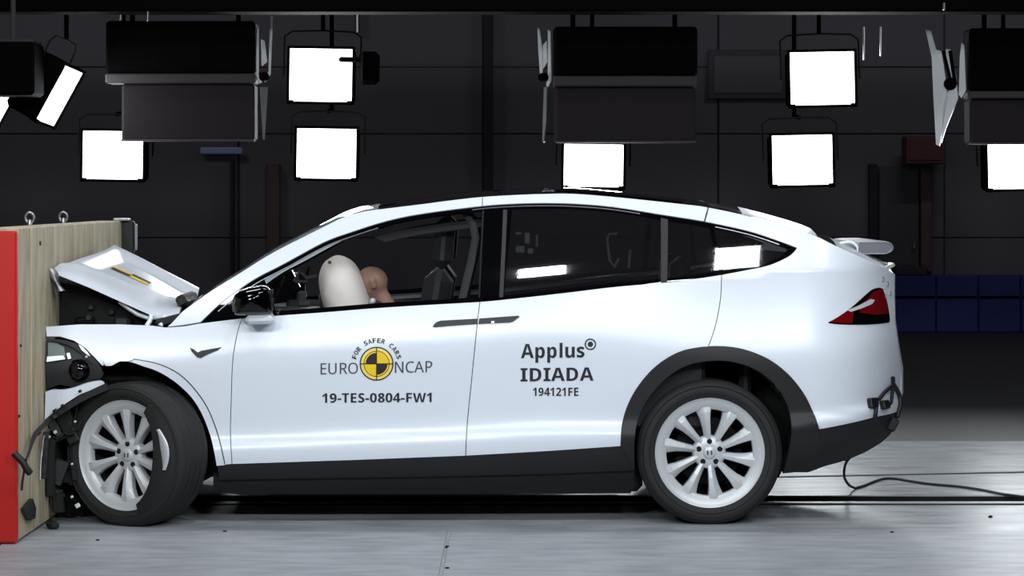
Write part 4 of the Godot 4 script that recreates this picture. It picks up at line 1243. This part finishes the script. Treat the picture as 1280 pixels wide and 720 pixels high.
func cabin(c: Node3D) -> void:
	# dashboard, wheel, screens
	var m := MB.new()
	m.box(Vector3(-1.30, 0.90, 0), Vector3(0.55, 0.30, 1.56), 0.08)
	put(m, "dashboard", M.seat_black, c)
	m = MB.new()
	m.box(Vector3(-0.98, 0.86, 0.0), Vector3(0.03, 0.3, 0.24), 0.01, Basis(Vector3(0, 0, 1), 0.2))
	put(m, "centre_screen", M.black_trim, c)
	var sw := Transform3D(Basis(Vector3(0, 1, 0), PI / 2) * Basis(Vector3(1, 0, 0), -0.32), Vector3(-0.965, 0.98, 0.38))
	m = MB.new()
	var ring := []
	for i in 33: ring.append(sw * Vector3(cos(TAU * i / 32) * 0.18, sin(TAU * i / 32) * 0.18, 0))
	m.tube(ring, 0.016, 8)
	m.box(sw * Vector3(0, 0, -0.02), Vector3(0.3, 0.05, 0.03), 0.01, sw.basis)
	put(m, "steering_wheel", M.seat_black, c)
	# spent airbag: a fat tilted cushion
	m = MB.new()
	var rows := []
	var ctr := P(436, 384, 0.42)
	var B := Basis(Vector3(0, 0, 1), 0.30)
	for i in 29:
		var th := TAU * i / 28
		var row := []
		for j in 21:
			var ph := lerpf(-PI / 2, PI / 2, j / 20.0)
			var ce := signf(cos(th)) * pow(absf(cos(th)), 0.9); var se := signf(sin(th)) * pow(absf(sin(th)), 0.9)
			var rad := pow(cos(ph), 0.55)
			var wr := 1.0 + 0.012 * sin(th * 9.0 + ph * 3.0) * sin(ph * 5.0)
			row.append(ctr + B * Vector3(sin(ph) * 0.122 * wr, se * rad * 0.285 * wr, ce * rad * 0.27 * wr))
		rows.append(row)
	m.grid(rows, ctr, true)
	var ab := put(m, "airbag", M.airbag, c, "inflated off-white driver airbag")
	m = MB.new()
	m.lathe([Vector2(0, 0.003), Vector2(0.008, 0.003), Vector2(0.010, -0.004)], Transform3D(Basis(), P(412, 328, 0.62)), 12)
	put(m, "vent_hole", M.decal_grey, ab)
	# bits of dashboard trim seen through the front pane
	m = MB.new()
	m.tube([P(368, 352, 0.5), P(374, 340, 0.5), P(382, 346, 0.5), P(384, 352, 0.5), P(369, 352, 0.5)], 0.010, 6)
	m.tube([P(384, 348, 0.5), P(396, 345, 0.5)], 0.010, 6)
	put(m, "trim_loop", M.rig_grey, c)
	m = MB.new()
	m.box(P(377, 372, 0.55), Vector3(0.045, 0.07, 0.05), 0.012)
	m.box(P(380, 380, 0.55), Vector3(0.07, 0.03, 0.06), 0.01)
	put(m, "switch_pack", M.inner_grey, c)
	# seats
	for z in [0.40, -0.40]:
		seat(c, Vector3(-0.64, 0.45, z), "front_seat", 1.02)
		seat(c, Vector3(0.62, 0.50, z), "rear_seat", 0.78)
	# inner pillar trims, belts, curtain and door linings on both sides
	for s in [1, -1]:
		m = MB.new()
		var pp := []
		for q in vv([574, 262, 588, 280, 592, 298, 586, 330, 576, 372, 572, 395]): pp.append(P(q.x, q.y, 0.80) * Vector3(1, 1, 1))
		var rows2 := []
		for i in pp.size():
			var w: Vector3 = pp[i]
			var zz := (zs(w.x, w.y) - 0.09)
			rows2.append([Vector3(w.x - 0.012, w.y, s * (zz - 0.02)), Vector3(w.x + 0.01, w.y, s * zz), Vector3(w.x + 0.03, w.y, s * (zz - 0.01))])
		m.grid(rows2, Vector3(-0.2, 1.0, 0))
		put(m, "pillar_trim", M.inner_grey, c)
		m = MB.new()
		m.box(Vector3(-0.72, 0.78, s * 0.84), Vector3(1.2, 0.60, 0.06), 0.02)
		put(m, "door_lining", M.seat_black, c)
		m = MB.new()
		m.box(Vector3(0.45, 0.80, s * 0.84), Vector3(1.1, 0.64, 0.06), 0.02)
		put(m, "door_lining", M.seat_black, c)
		m = MB.new()
		var bp := []
		for q in vv([606, 300, 604, 325, 602, 350, 600, 380]): bp.append(Vector3(P(q.x, q.y, 0.74).x, P(q.x, q.y, 0.74).y, s * 0.74))
		m.tube(bp, 0.012, 6)
		put(m, "seat_belt", M.inner_grey, c)
		m = MB.new()
		m.box(Vector3(P(605, 322, 0.74).x, P(605, 322, 0.74).y, s * 0.745), Vector3(0.03, 0.02, 0.02), 0.005)
		put(m, "belt_guide", M.steel, c)
	# test equipment strapped inside the rear door pane
	m = MB.new()
	for q in [[648, 292, 8, 4], [659, 298, 7, 14], [671, 301, 3, 16], [650, 312, 12, 9], [663, 314, 8, 7]]:
		m.box(P(q[0], q[1], 0.66), Vector3(q[2] * 0.0042, q[3] * 0.0042, 0.04), 0.006)
	put(m, "measuring_unit", M.equipment, c)
	m = MB.new()
	m.tube([P(772, 292, 0.5), P(761, 293, 0.5), P(759, 300, 0.5), P(762, 325, 0.5), P(768, 334, 0.5), P(774, 323, 0.5)], 0.008, 6)
	m.tube([P(788, 312, 0.5), P(786, 335, 0.5)], 0.008, 6)
	put(m, "headrest_frame", M.equipment, c)
	# bulkhead that closes the boot
	m = MB.new()
	m.box(Vector3(1.22, 0.72, 0), Vector3(0.06, 0.75, 1.5), 0.02)
	put(m, "rear_bulkhead", M.seat_black, c)

func seat(c: Node3D, at: Vector3, called: String, h: float) -> void:
	var t := Node3D.new()
	t.name = called; c.add_child(t, true)
	t.position = at
	var m := MB.new()
	m.box(Vector3(-0.1, 0.05, 0), Vector3(0.52, 0.16, 0.5), 0.06)
	put(m, "cushion", M.seat_black, t)
	m = MB.new()
	m.box(Vector3(0.20, 0.12 + h * 0.36, 0), Vector3(0.15, h * 0.72, 0.48), 0.06, Basis(Vector3(0, 0, 1), -0.16))
	put(m, "backrest", M.seat_black, t)
	m = MB.new()
	m.box(Vector3(0.275, h * 0.97, 0), Vector3(0.11, h * 0.27, 0.27), 0.045, Basis(Vector3(0, 0, 1), -0.08))
	put(m, "headrest", M.seat_black, t)

# ---------------------------------------------------------------- the crushed front
var near_edge := []
var far_edge := []

func hood_at(u: float, v: float, lift: float) -> Vector3:
	# u from the barrier back, v from the near edge across
	var f := u * (near_edge.size() - 1); var i := mini(int(f), near_edge.size() - 2)
	var a: Vector3 = near_edge[i].lerp(near_edge[i + 1], f - i)
	f = u * (far_edge.size() - 1); i = mini(int(f), far_edge.size() - 2)
	var b: Vector3 = far_edge[i].lerp(far_edge[i + 1], f - i)
	var p := a.lerp(b, v)
	var dent := smoothstep(0.10 + 0.22 * u, 0.30 + 0.26 * u, v) * (1.0 - smoothstep(0.86, 0.99, v)) * smoothstep(0.02, 0.2, u)
	p.y += (0.012 * sin(PI * v) * (1.0 - 0.7 * u) + 0.034 * (1.0 - exp(-v / 0.06)) * (1.0 - v)) * smoothstep(-0.05, 0.22, u) - 0.05 * dent + lift
	p.y += 0.006 * sin(9.0 * u + 5.0 * v) * sin(PI * v) + 0.012 * exp(-pow((v - 0.12 - 0.25 * u) / 0.05, 2.0))
	p.x += 0.03 * sin(PI * v) * (1.0 - u)
	return p

func hood_patch(u0: float, u1: float, v0: float, v1: float, n: int, k: int, lift: float) -> Array:
	var rows := []
	for i in n + 1:
		var row := []
		for j in k + 1: row.append(hood_at(lerpf(u0, u1, float(i) / n), lerpf(v0, v1, float(j) / k), lift))
		rows.append(row)
	return rows

func nose(c: Node3D) -> void:
	for q in [[63, 337, 0.86], [75, 341, 0.85], [90, 347, 0.84], [110, 355, 0.83], [130, 364, 0.82], [150, 373, 0.80], [170, 382, 0.78], [188, 390, 0.76], [198, 393, 0.76], [210, 393.5, 0.76], [224, 392, 0.75]]: near_edge.append(P(q[0], q[1], q[2]))
	for q in [[143, 306, -0.72], [160, 314, -0.74], [180, 324, -0.75], [200, 334.5, -0.76], [220, 345, -0.76], [235, 352.5, -0.76], [249, 360, -0.76]]: far_edge.append(P(q[0], q[1], q[2]))
	var m := MB.new()
	m.grid(hood_patch(0, 1, 0, 1, 40, 48, 0.0), Vector3(-2.1, 0, 0))
	var e := hood_patch(0, 1, 0, 1, 40, 48, 0.0); var g := hood_patch(0, 1, 0, 1, 40, 48, -0.016)
	for i in 40:
		m.quad(e[i][0], e[i + 1][0], g[i + 1][0], g[i][0], Vector3(0, 0, 1)); m.quad(e[i][48], e[i + 1][48], g[i + 1][48], g[i][48], Vector3(0, 0, -1))
	for j in 48:
		m.quad(e[0][j], e[0][j + 1], g[0][j + 1], g[0][j], Vector3(-1, 0, 0)); m.quad(e[40][j], e[40][j + 1], g[40][j + 1], g[40][j], Vector3(1, 0, 0))
	var hood := put(m, "bonnet", M.paint, c, "buckled white bonnet pushed up against the barrier")
	m = MB.new()
	m.grid(hood_patch(0.01, 0.99, 0.01, 0.99, 20, 20, -0.02), Vector3(-2.1, 3, 0))
	put(m, "bonnet_underside", M.dark_body, hood)
	# the target emblem on the bonnet, seen at a glancing angle
	m = MB.new(); m.grid(hood_patch(0.20, 0.52, 0.55, 0.64, 10, 8, 0.004), Vector3(-2.1, 0, 0))
	var em := m
	put(em, "bonnet_emblem", M.decal_yellow, hood)
	m = MB.new(); m.grid(hood_patch(0.20, 0.36, 0.55, 0.595, 8, 6, 0.006), Vector3(-2.1, 0, 0)); m.grid(hood_patch(0.36, 0.52, 0.595, 0.64, 8, 6, 0.006), Vector3(-2.1, 0, 0))
	put(m, "emblem_quadrant", M.decal_dark, hood)
	# folded leading edge hanging down the plywood
	m = MB.new()
	var rows := []
	for i in 9:
		var t := i / 8.0
		var a := P(64, 337, 0.85).lerp(P(77, 365, 0.84), t)
		var w := 0.020 + 0.012 * sin(t * 7.0)
		rows.append([a + Vector3(-w * 0.6, 0, 0.02), a + Vector3(0.0, 0.006, 0.03), a + Vector3(w * 0.8, 0.008, 0.01), a + Vector3(w * 0.9, 0.0, -0.02)])
	m.grid(rows, Vector3(-2.3, 1.2, -2))
	put(m, "folded_edge", M.steel, hood)
	# hinge arms and seal strip under the rear corner of the bonnet
	m = MB.new()
	m.tube([P(149, 377, 0.74), P(160, 385, 0.74), P(172, 393, 0.74), P(186, 398, 0.74), P(200, 396.5, 0.75)], 0.012, 8)
	put(m, "bonnet_frame", M.reflector, c)
	for q in [[189, 395, 183, 408], [206, 395, 200, 408]]:
		m = MB.new()
		var a := P(q[0], q[1], 0.76); var b := P(q[2], q[3], 0.80)
		m.tube([a, a.lerp(b, 0.5) + Vector3(0.004, 0, 0), b], 0.013, 8)
		put(m, "hinge_arm", M.paint, c)
	m = MB.new()
	m.box(P(234, 374, 0.40), Vector3(0.055, 0.065, 0.5), 0.015, Basis(Vector3(0, 0, 1), 0.45))
	m.box(P(215, 400, 0.70), Vector3(0.16, 0.05, 0.2), 0.015, Basis(Vector3(0, 0, 1), 0.25))
	put(m, "cowl", M.plastic_black, c)
	# dark bay under the bonnet
	m = MB.new()
	var wedge := PackedVector2Array()
	for q in vv([80, 352, 98, 356, 122, 366, 150, 380, 178, 394, 192, 400, 192, 425, 80, 425]):
		var w := P(q.x, q.y, 0.5)
		wedge.append(Vector2(w.x, w.y))
	m.prism(wedge, -0.70, 0.60)
	m.box(Vector3(-2.02, 0.84, 0), Vector3(0.70, 0.28, 1.5), 0.03)
	put(m, "front_bay", M.dark_body, c)
	rng.seed = 21
	for k in 16:
		m = MB.new()
		m.box(Vector3(rng.randf_range(-2.32, -1.78), rng.randf_range(0.98, 1.08), rng.randf_range(-0.6, 0.7)), Vector3(rng.randf_range(0.05, 0.18), rng.randf_range(0.03, 0.10), rng.randf_range(0.08, 0.25)), 0.01, Basis(Vector3(rng.randf(), rng.randf(), 0.3).normalized(), rng.randf_range(-0.6, 0.6)))
		put(m, "crushed_module", M.plastic_black, c)
	for q in [[114, 384, 0.5], [111, 397, 0.6], [140, 390, 0.5]]:
		m = MB.new()
		m.lathe([Vector2(0, 0.02), Vector2(0.012, 0.02), Vector2(0.016, 0.01), Vector2(0.016, -0.02)], Transform3D(Basis(), P(q[0], q[1], q[2] + 0.12)), 12)
		put(m, "bay_bolt", M.inner_grey, c)
	headlight(c)
	# torn white bumper corner
	panel(cr(vv([57, 489, 66, 486, 80, 486, 94, 483, 108, 478, 119, 475.5, 127, 475, 131, 478, 130, 481]), 3) + cr(vv([129, 482.5, 115, 486, 100, 492, 90, 498, 78, 506, 66, 515, 56, 523]), 3), "bumper_shard", M.paint, c, 0.03, 0.02, 0.0, false)
	panel(cr(vv([130, 450.5, 140, 447, 155, 446.5, 168, 448.5, 160, 452, 150, 452, 140, 457, 132, 457]), 2), "fender_flap", M.reflector, c, 0.02, 0.01, 0.0, false)
	# black lip strip torn off and bent down to the barrier
	m = MB.new()
	var strip := cr(vv([134, 483, 118, 490, 104, 497, 92, 504, 80, 512, 66, 521, 54, 532, 45, 541, 40, 551, 37, 561, 33, 573]), 3)
	for i in strip.size() - 1:
		var t := i / float(strip.size() - 1)
		var w := lerpf(9.0, 3.0, t) if i < 0.7 * (strip.size() - 1) else lerpf(5.5, 1.6, (t - 0.7) / 0.3)
		var d: Vector2 = (strip[i + 1] - strip[i]).normalized().orthogonal() * w * 0.5
		var zof := func(px: float) -> float: return maxf(1.02, CZ - 2.372 * F / (CX - px + 6.0))
		var wz: Vector2 = strip[i + 1]
		var z: float = zof.call(strip[i].x)
		var z2: float = zof.call(wz.x)
		var a := P(strip[i].x + d.x, strip[i].y + d.y, z); var b := P(strip[i].x - d.x, strip[i].y - d.y, z)
		var q: Vector2 = strip[i + 1]
		var w2 := lerpf(9.0, 3.0, (i + 1) / float(strip.size() - 1)) if i + 1 < 0.7 * (strip.size() - 1) else lerpf(5.5, 1.6, ((i + 1) / float(strip.size() - 1) - 0.7) / 0.3)
		var e2: Vector2 = (strip[mini(i + 2, strip.size() - 1)] - strip[mini(i + 1, strip.size() - 2)]).normalized().orthogonal() * w2 * 0.5
		var a2 := P(q.x + e2.x, q.y + e2.y, z2); var b2 := P(q.x - e2.x, q.y - e2.y, z2)
		for s in [0.0, -0.03]:
			var o := Vector3(0, 0, s)
			m.quad(a + o, b + o, b2 + o, a2 + o, Vector3(0, 0, 1 if s == 0.0 else -1))
		m.quad(a, a2, a2 + Vector3(0, 0, -0.03), a + Vector3(0, 0, -0.03), a - b); m.quad(b, b2, b2 + Vector3(0, 0, -0.03), b + Vector3(0, 0, -0.03), b - a)
	put(m, "torn_lip_strip", M.plastic_black, c, "torn black plastic strip bent down over the barrier")
	for q in [[69, 514, 6], [48, 541, 6], [100, 489, 4], [78, 507, 4]]:
		m = MB.new()
		m.box(fp(q[0], q[1], 1.06), Vector3(q[2] * 0.0042, q[2] * 0.0036, 0.03), 0.005, Basis(Vector3(0, 0, 1), 0.6))
		put(m, "strip_clip", M.plastic_black, c)
	# crumpled cooler and splash shields between wheel and barrier
	var nz := FastNoiseLite.new()
	nz.seed = 4; nz.frequency = 5.0
	m = MB.new()
	rows = []
	for i in 25:
		var row := []
		for j in 19:
			var px := lerpf(56, 150, j / 18.0); var py := lerpf(450, 646, i / 24.0)
			var z := 0.70 + 0.10 * nz.get_noise_2d(px * 0.02, py * 0.02) + 0.07 * nz.get_noise_2d(px * 0.08, py * 0.05) - 0.0012 * (px - 60)
			var q := P(px, py, z)
			q.x = maxf(q.x + 0.02 * nz.get_noise_2d(py * 0.05, px * 0.05), -2.372)
			row.append(q)
		rows.append(row)
	m.grid(rows, Vector3(-2.2, 0.5, -3))
	put(m, "crumpled_liner", M.liner, c)
	m = MB.new()
	m.box(Vector3(-2.18, 0.50, 0), Vector3(0.34, 0.62, 1.3), 0.05)
	put(m, "crushed_core", M.dark_body, c)
	rng.seed = 33
	for k in 16:
		m = MB.new()
		var q := P(rng.randf_range(60, 98), rng.randf_range(500, 640), rng.randf_range(0.80, 0.92))
		q.x = maxf(q.x, -2.34)
		m.box(q, Vector3(rng.randf_range(0.03, 0.09), rng.randf_range(0.02, 0.14), rng.randf_range(0.02, 0.05)), 0.006, Basis(Vector3(rng.randf_range(-0.3, 0.3), rng.randf_range(-0.6, 0.6), 1).normalized(), rng.randf_range(-0.8, 0.8)))
		put(m, "shard", M.plastic_black, c)
	m = MB.new()
	m.box(fp(56, 569, 0.98), Vector3(0.026, 0.24, 0.02), 0.005, Basis(Vector3(0, 0, 1), -0.06))
	put(m, "bent_bracket", M.steel_worn, c)
	m = MB.new()
	m.tube([fp(50, 600, 1.02), fp(51, 575, 1.02), fp(54, 548, 1.0), fp(59, 538, 0.96), P(66, 536, 0.95)], 0.006, 6)
	put(m, "bent_rod", M.steel, c)
	m = MB.new()
	m.box(fp(63, 585, 0.97), Vector3(0.05, 0.30, 0.03), 0.01)
	put(m, "cooler_end", M.plastic_black, c)
	for q in [[94, 527, 2], [69, 540, 3], [62, 546, 2], [90, 580, 2], [97, 632, 4], [90, 621, 2.4], [58, 563, 2.2], [214, 628, 2.6], [108, 446, 2]]:
		m = MB.new()
		m.box(fp(q[0], q[1], 1.015), Vector3(q[2] * 0.0062, q[2] * 0.0056, 0.010), 0.003, Basis(Vector3(0, 0, 1), 0.5))
		put(m, "broken_chip", M.reflector, c)
	# fan of loose wires
	for k in 3:
		m = MB.new()
		var w := []
		for i in 12:
			var t := i / 11.0
			w.append(P(98 - 36 * t + 5 * sin(t * 5 + k * 2), 492 + 60 * t + 22 * sin(t * 3.1 + k) + 14 * k, 0.93 + 0.02 * k))
		m.tube(w, 0.005, 6)
		put(m, "loose_wire", M.plastic_black, c)
	# far front corner, so that the nose is not hollow from the side
	m = MB.new()
	m.box(Vector3(-2.10, 0.88, -0.80), Vector3(0.56, 0.26, 0.10), 0.03)
	put(m, "far_fender_stub", M.paint, c)

func fp(px: float, py: float, z: float) -> Vector3:
	# a point held just off the barrier face
	return P(px, py, maxf(z, CZ - 2.365 * F / (CX - px)) if px < 100 else z)

func headlight(c: Node3D) -> void:
	var h := panel(cr(vv([58, 423, 66, 422.5, 80, 424, 94, 428, 106, 436, 116, 446, 124, 456, 129, 468]), 3) + cr(vv([126, 474, 114, 477, 100, 483, 88, 484.5, 74, 482, 58, 488]), 3), "headlight", M.plastic_black, c, -0.02, 0.10, 0.0, false)
	panel(vv([60, 427, 72, 429, 80, 434, 82, 446, 60, 451.5]), "lens_reflector", M.equipment, h, -0.004, 0.01, 0.0, false)
	panel(vv([59, 446, 70, 445, 79, 444.5, 82, 449, 58, 452.5]), "reflector_bar", M.reflector, h, 0.004, 0.01, 0.0, false)
	panel(vv([83, 442, 87, 441, 89, 448, 85, 449]), "reflector_bar", M.reflector, h, 0.004, 0.01, 0.0, false)
	panel(cr(vv([60, 424.5, 72, 424.5, 84, 427, 96, 432, 106, 440, 114, 449, 118, 455]), 3) + cr(vv([113, 453, 104, 444, 94, 436.5, 82, 430.5, 70, 428, 60, 427.5]), 3), "lens_edge", M.inner_grey, h, 0.008, 0.008, 0.0, false)
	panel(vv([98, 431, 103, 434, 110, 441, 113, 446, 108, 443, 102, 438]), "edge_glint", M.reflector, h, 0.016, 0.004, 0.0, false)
	var m := MB.new()
	m.lathe([Vector2(0.0, 0.03), Vector2(0.028, 0.026), Vector2(0.044, 0.012), Vector2(0.050, 0.0), Vector2(0.056, 0.004), Vector2(0.058, -0.03)], Transform3D(Basis(Vector3(0, 1, 0), -0.5), P(96, 463, 0.99)), 28, 0.5)
	put(m, "projector", M.black_trim, h)

# ---------------------------------------------------------------- the dummy in the driver's seat
func dummy() -> void:
	var head := P(463, 357, 0.42)
	var t := thing("crash_dummy", "crash test dummy in the driver's seat, bald head leaning into the airbag", "mannequin", Vector3(-0.64, 0.52, 0.40))
	var o := t.position
	var h := head - o
	var bones := []
	var hip := Vector3(-0.04, 0.07, 0)
	var chest := hip.lerp(h, 0.62) + Vector3(0.04, -0.06, 0)
	var neck := h + Vector3(0.05, -0.11, 0)
	bones.append([hip, chest, 0.125, 0.130])
	bones.append([chest + Vector3(0, 0.05, -0.12), chest + Vector3(0, 0.05, 0.12), 0.075, 0.075])
	bones.append([chest, neck, 0.09, 0.05])
	for s in [-1, 1]:
		var sh := chest + Vector3(0.0, 0.06, s * 0.17)
		var el := sh + Vector3(-0.20, -0.20, s * 0.05)
		bones.append([sh, el, 0.052, 0.042]); bones.append([el, el + Vector3(-0.22, 0.08, -s * 0.06), 0.042, 0.03])
		var kn := hip + Vector3(-0.42, 0.12, s * 0.12)
		bones.append([hip + Vector3(0, 0, s * 0.09), kn, 0.085, 0.06]); bones.append([kn, kn + Vector3(-0.22, -0.34, 0), 0.055, 0.04])
	var m := MB.new()
	skin(m, bones, Vector3(-0.85, -0.32, -0.36), Vector3(0.25, 0.85, 0.36), 0.022, 0.05)
	put(m, "body", M.dummy_cloth, t)
	m = MB.new()
	var tl := Basis(Vector3(0, 0, 1), 0.35)
	var hb := []
	for b in [[Vector3(0.012, 0.02, 0), Vector3(0.02, 0.015, 0), 0.079, 0.079], [Vector3(-0.02, -0.03, 0), Vector3(-0.03, -0.065, 0), 0.056, 0.036], [Vector3(-0.075, -0.005, 0), Vector3(-0.092, -0.03, 0), 0.010, 0.013], [Vector3(-0.055, 0.028, -0.03), Vector3(-0.055, 0.028, 0.03), 0.016, 0.016], [Vector3(-0.062, -0.058, -0.015), Vector3(-0.062, -0.058, 0.015), 0.012, 0.012], [Vector3(0.02, -0.01, -0.078), Vector3(0.024, 0.02, -0.08), 0.012, 0.016], [Vector3(0.02, -0.01, 0.078), Vector3(0.024, 0.02, 0.08), 0.012, 0.016], [Vector3(0.03, -0.05, 0), Vector3(0.05, -0.13, 0), 0.045, 0.042], [Vector3(-0.072, 0.008, -0.03), Vector3(-0.074, 0.006, -0.034), 0.008, 0.008, true], [Vector3(-0.072, 0.008, 0.03), Vector3(-0.074, 0.006, 0.034), 0.008, 0.008, true]]:
		var r := [h + tl * b[0], h + tl * b[1], b[2], b[3]]
		if b.size() > 4: r.append(true)
		hb.append(r)
	skin(m, hb, h + Vector3(-0.15, -0.2, -0.13), h + Vector3(0.14, 0.13, 0.13), 0.007, 0.018)
	put(m, "head", M.dummy_skin, t, "bald pinkish brown head")
	m = MB.new()
	m.box(P(466, 376, 0.58) - o, Vector3(0.03, 0.028, 0.02), 0.008)
	put(m, "collar_button", M.reflector, t)

# ---------------------------------------------------------------- loose things
func debris() -> void:
	# sensor bracket taped to the rear bumper corner
	var o := S(1090, 503)
	var at := Vector3(o.x, o.y, zs(o.x, o.y))
	var b := thing("sensor_bracket", "black strap bracket with a small box taped to the rear bumper corner", "bracket", at)
	var lift := func(px, py, off) -> Vector3:
		var g := S(px, py)
		return Vector3(g.x, g.y, zs(g.x, g.y)) + nrm(g.x, g.y) * off - at
	var m := MB.new()
	m.box(lift.call(1088, 504, 0.016), Vector3(0.070, 0.052, 0.03), 0.006, look_basis(nrm(o.x, o.y)))
	put(m, "sensor_box", M.plastic_black, b)
	m = MB.new()
	m.box(lift.call(1103, 507, 0.016), Vector3(0.066, 0.046, 0.03), 0.006, look_basis(nrm(o.x + 0.05, o.y)))
	put(m, "sensor_box", M.plastic_black, b)
	for q in [[vv([1113.5, 471, 1114, 482]), 0.011], [vv([1114, 481, 1104, 489, 1096, 499]), 0.0105], [vv([1114, 482, 1112.5, 494, 1111.5, 504, 1107, 506]), 0.009], [vv([1114.5, 480, 1120, 490, 1123, 502, 1121, 513, 1119, 521]), 0.011], [vv([1094, 505, 1092.5, 514, 1091, 524]), 0.011]]:
		m = MB.new()
		var pts := []
		for p in cr(q[0], 4): pts.append(lift.call(p.x, p.y, 0.012))
		m.tube(pts, q[1], 8)
		put(m, "strap", M.plastic_black, b)
	m = MB.new()
	m.box(lift.call(1113, 530, 0.012), Vector3(0.05, 0.07, 0.03), 0.008, Basis(Vector3(0, 0, 1), -0.5))
	put(m, "tape_knot", M.plastic_black, b)
	# measuring cable from the tail to the right edge
	m = MB.new()
	var cb := []
	var pixels := cr(vv([1061, 573, 1057, 580, 1055, 590, 1056, 598, 1061, 606, 1068, 609.5, 1076, 609, 1086, 605, 1097, 600, 1108, 598, 1120, 598.5, 1135, 601, 1150, 603.5, 1170, 606, 1195, 608, 1215, 610.5, 1235, 614, 1255, 618, 1285, 622]), 4)
	for p in pixels:
		var d: float
		if cb.size() <= 20:
			d = lerpf(13.6, (EYE - 0.007) * F / (609.5 - HY), cb.size() / 20.0)
		else:
			d = (EYE - 0.007) * F / (p.y - HY)
		cb.append(P(p.x, p.y, CZ - d))
	for pass_ in 3:
		for i in range(1, cb.size() - 1): cb[i].z = (cb[i - 1].z + cb[i].z + cb[i + 1].z) / 3.0
	for i in cb.size():
		if i > 20: cb[i].y = maxf(cb[i].y, 0.008)
	m.tube(cb, 0.0075, 8)
	tag(put(m, "cable", M.cable_grey), "thin dark cable looping from under the car tail across the floor to the right", "cable")
	# bits of black plastic thrown on the plywood and its red post
	var bx := -2.389
	var on := func(px) -> float: return -bx * F / (CX - px)
	var d0: float = on.call(34)
	m = MB.new()
	var r := PackedVector2Array()
	for p in vv([26, 631, 37, 625, 41, 640, 40, 652, 33, 650]): r.append(Vector2(((p.x - 34) * d0 * d0 / F / 2.39), -(p.y - 640) * d0 / F))
	var g := P(34, 640, CZ - d0)
	m.prism(r, 0.0, 0.02, Transform3D(Basis(Vector3(0, 1, 0), PI / 2), Vector3(bx - 0.002, g.y, g.z)))
	var f1 := put(m, "plastic_fragment", M.plastic_black)
	tag(f1, "black diamond-shaped plastic fragment low on the plywood face", "debris")
	m = MB.new()
	m.tube([P(17, 566, 1.80), P(22, 571, 1.80), P(29, 578, 1.80), P(33, 586, 1.80), P(38, 592, 1.79)], 0.017, 6)
	m.tube([P(33, 573, 1.8), P(30, 590, 1.80), P(28, 602, 1.80), P(27, 613, 1.80)], 0.006, 6)
	tag(put(m, "plastic_fragment", M.plastic_black), "bent black plastic strip hanging across the plywood edge beside the front wheel", "debris")
	var d1: float = on.call(52)
	m = MB.new()
	var g1 := P(52, 664, CZ - d1)
	m.box(Vector3(bx + 0.055, 0.019, g1.z), Vector3(0.05, 0.035, 0.10), 0.01, Basis(Vector3(0, 1, 0), 0.4))
	tag(put(m, "plastic_fragment", M.plastic_black), "small dark fragment on the floor at the foot of the plywood", "debris")
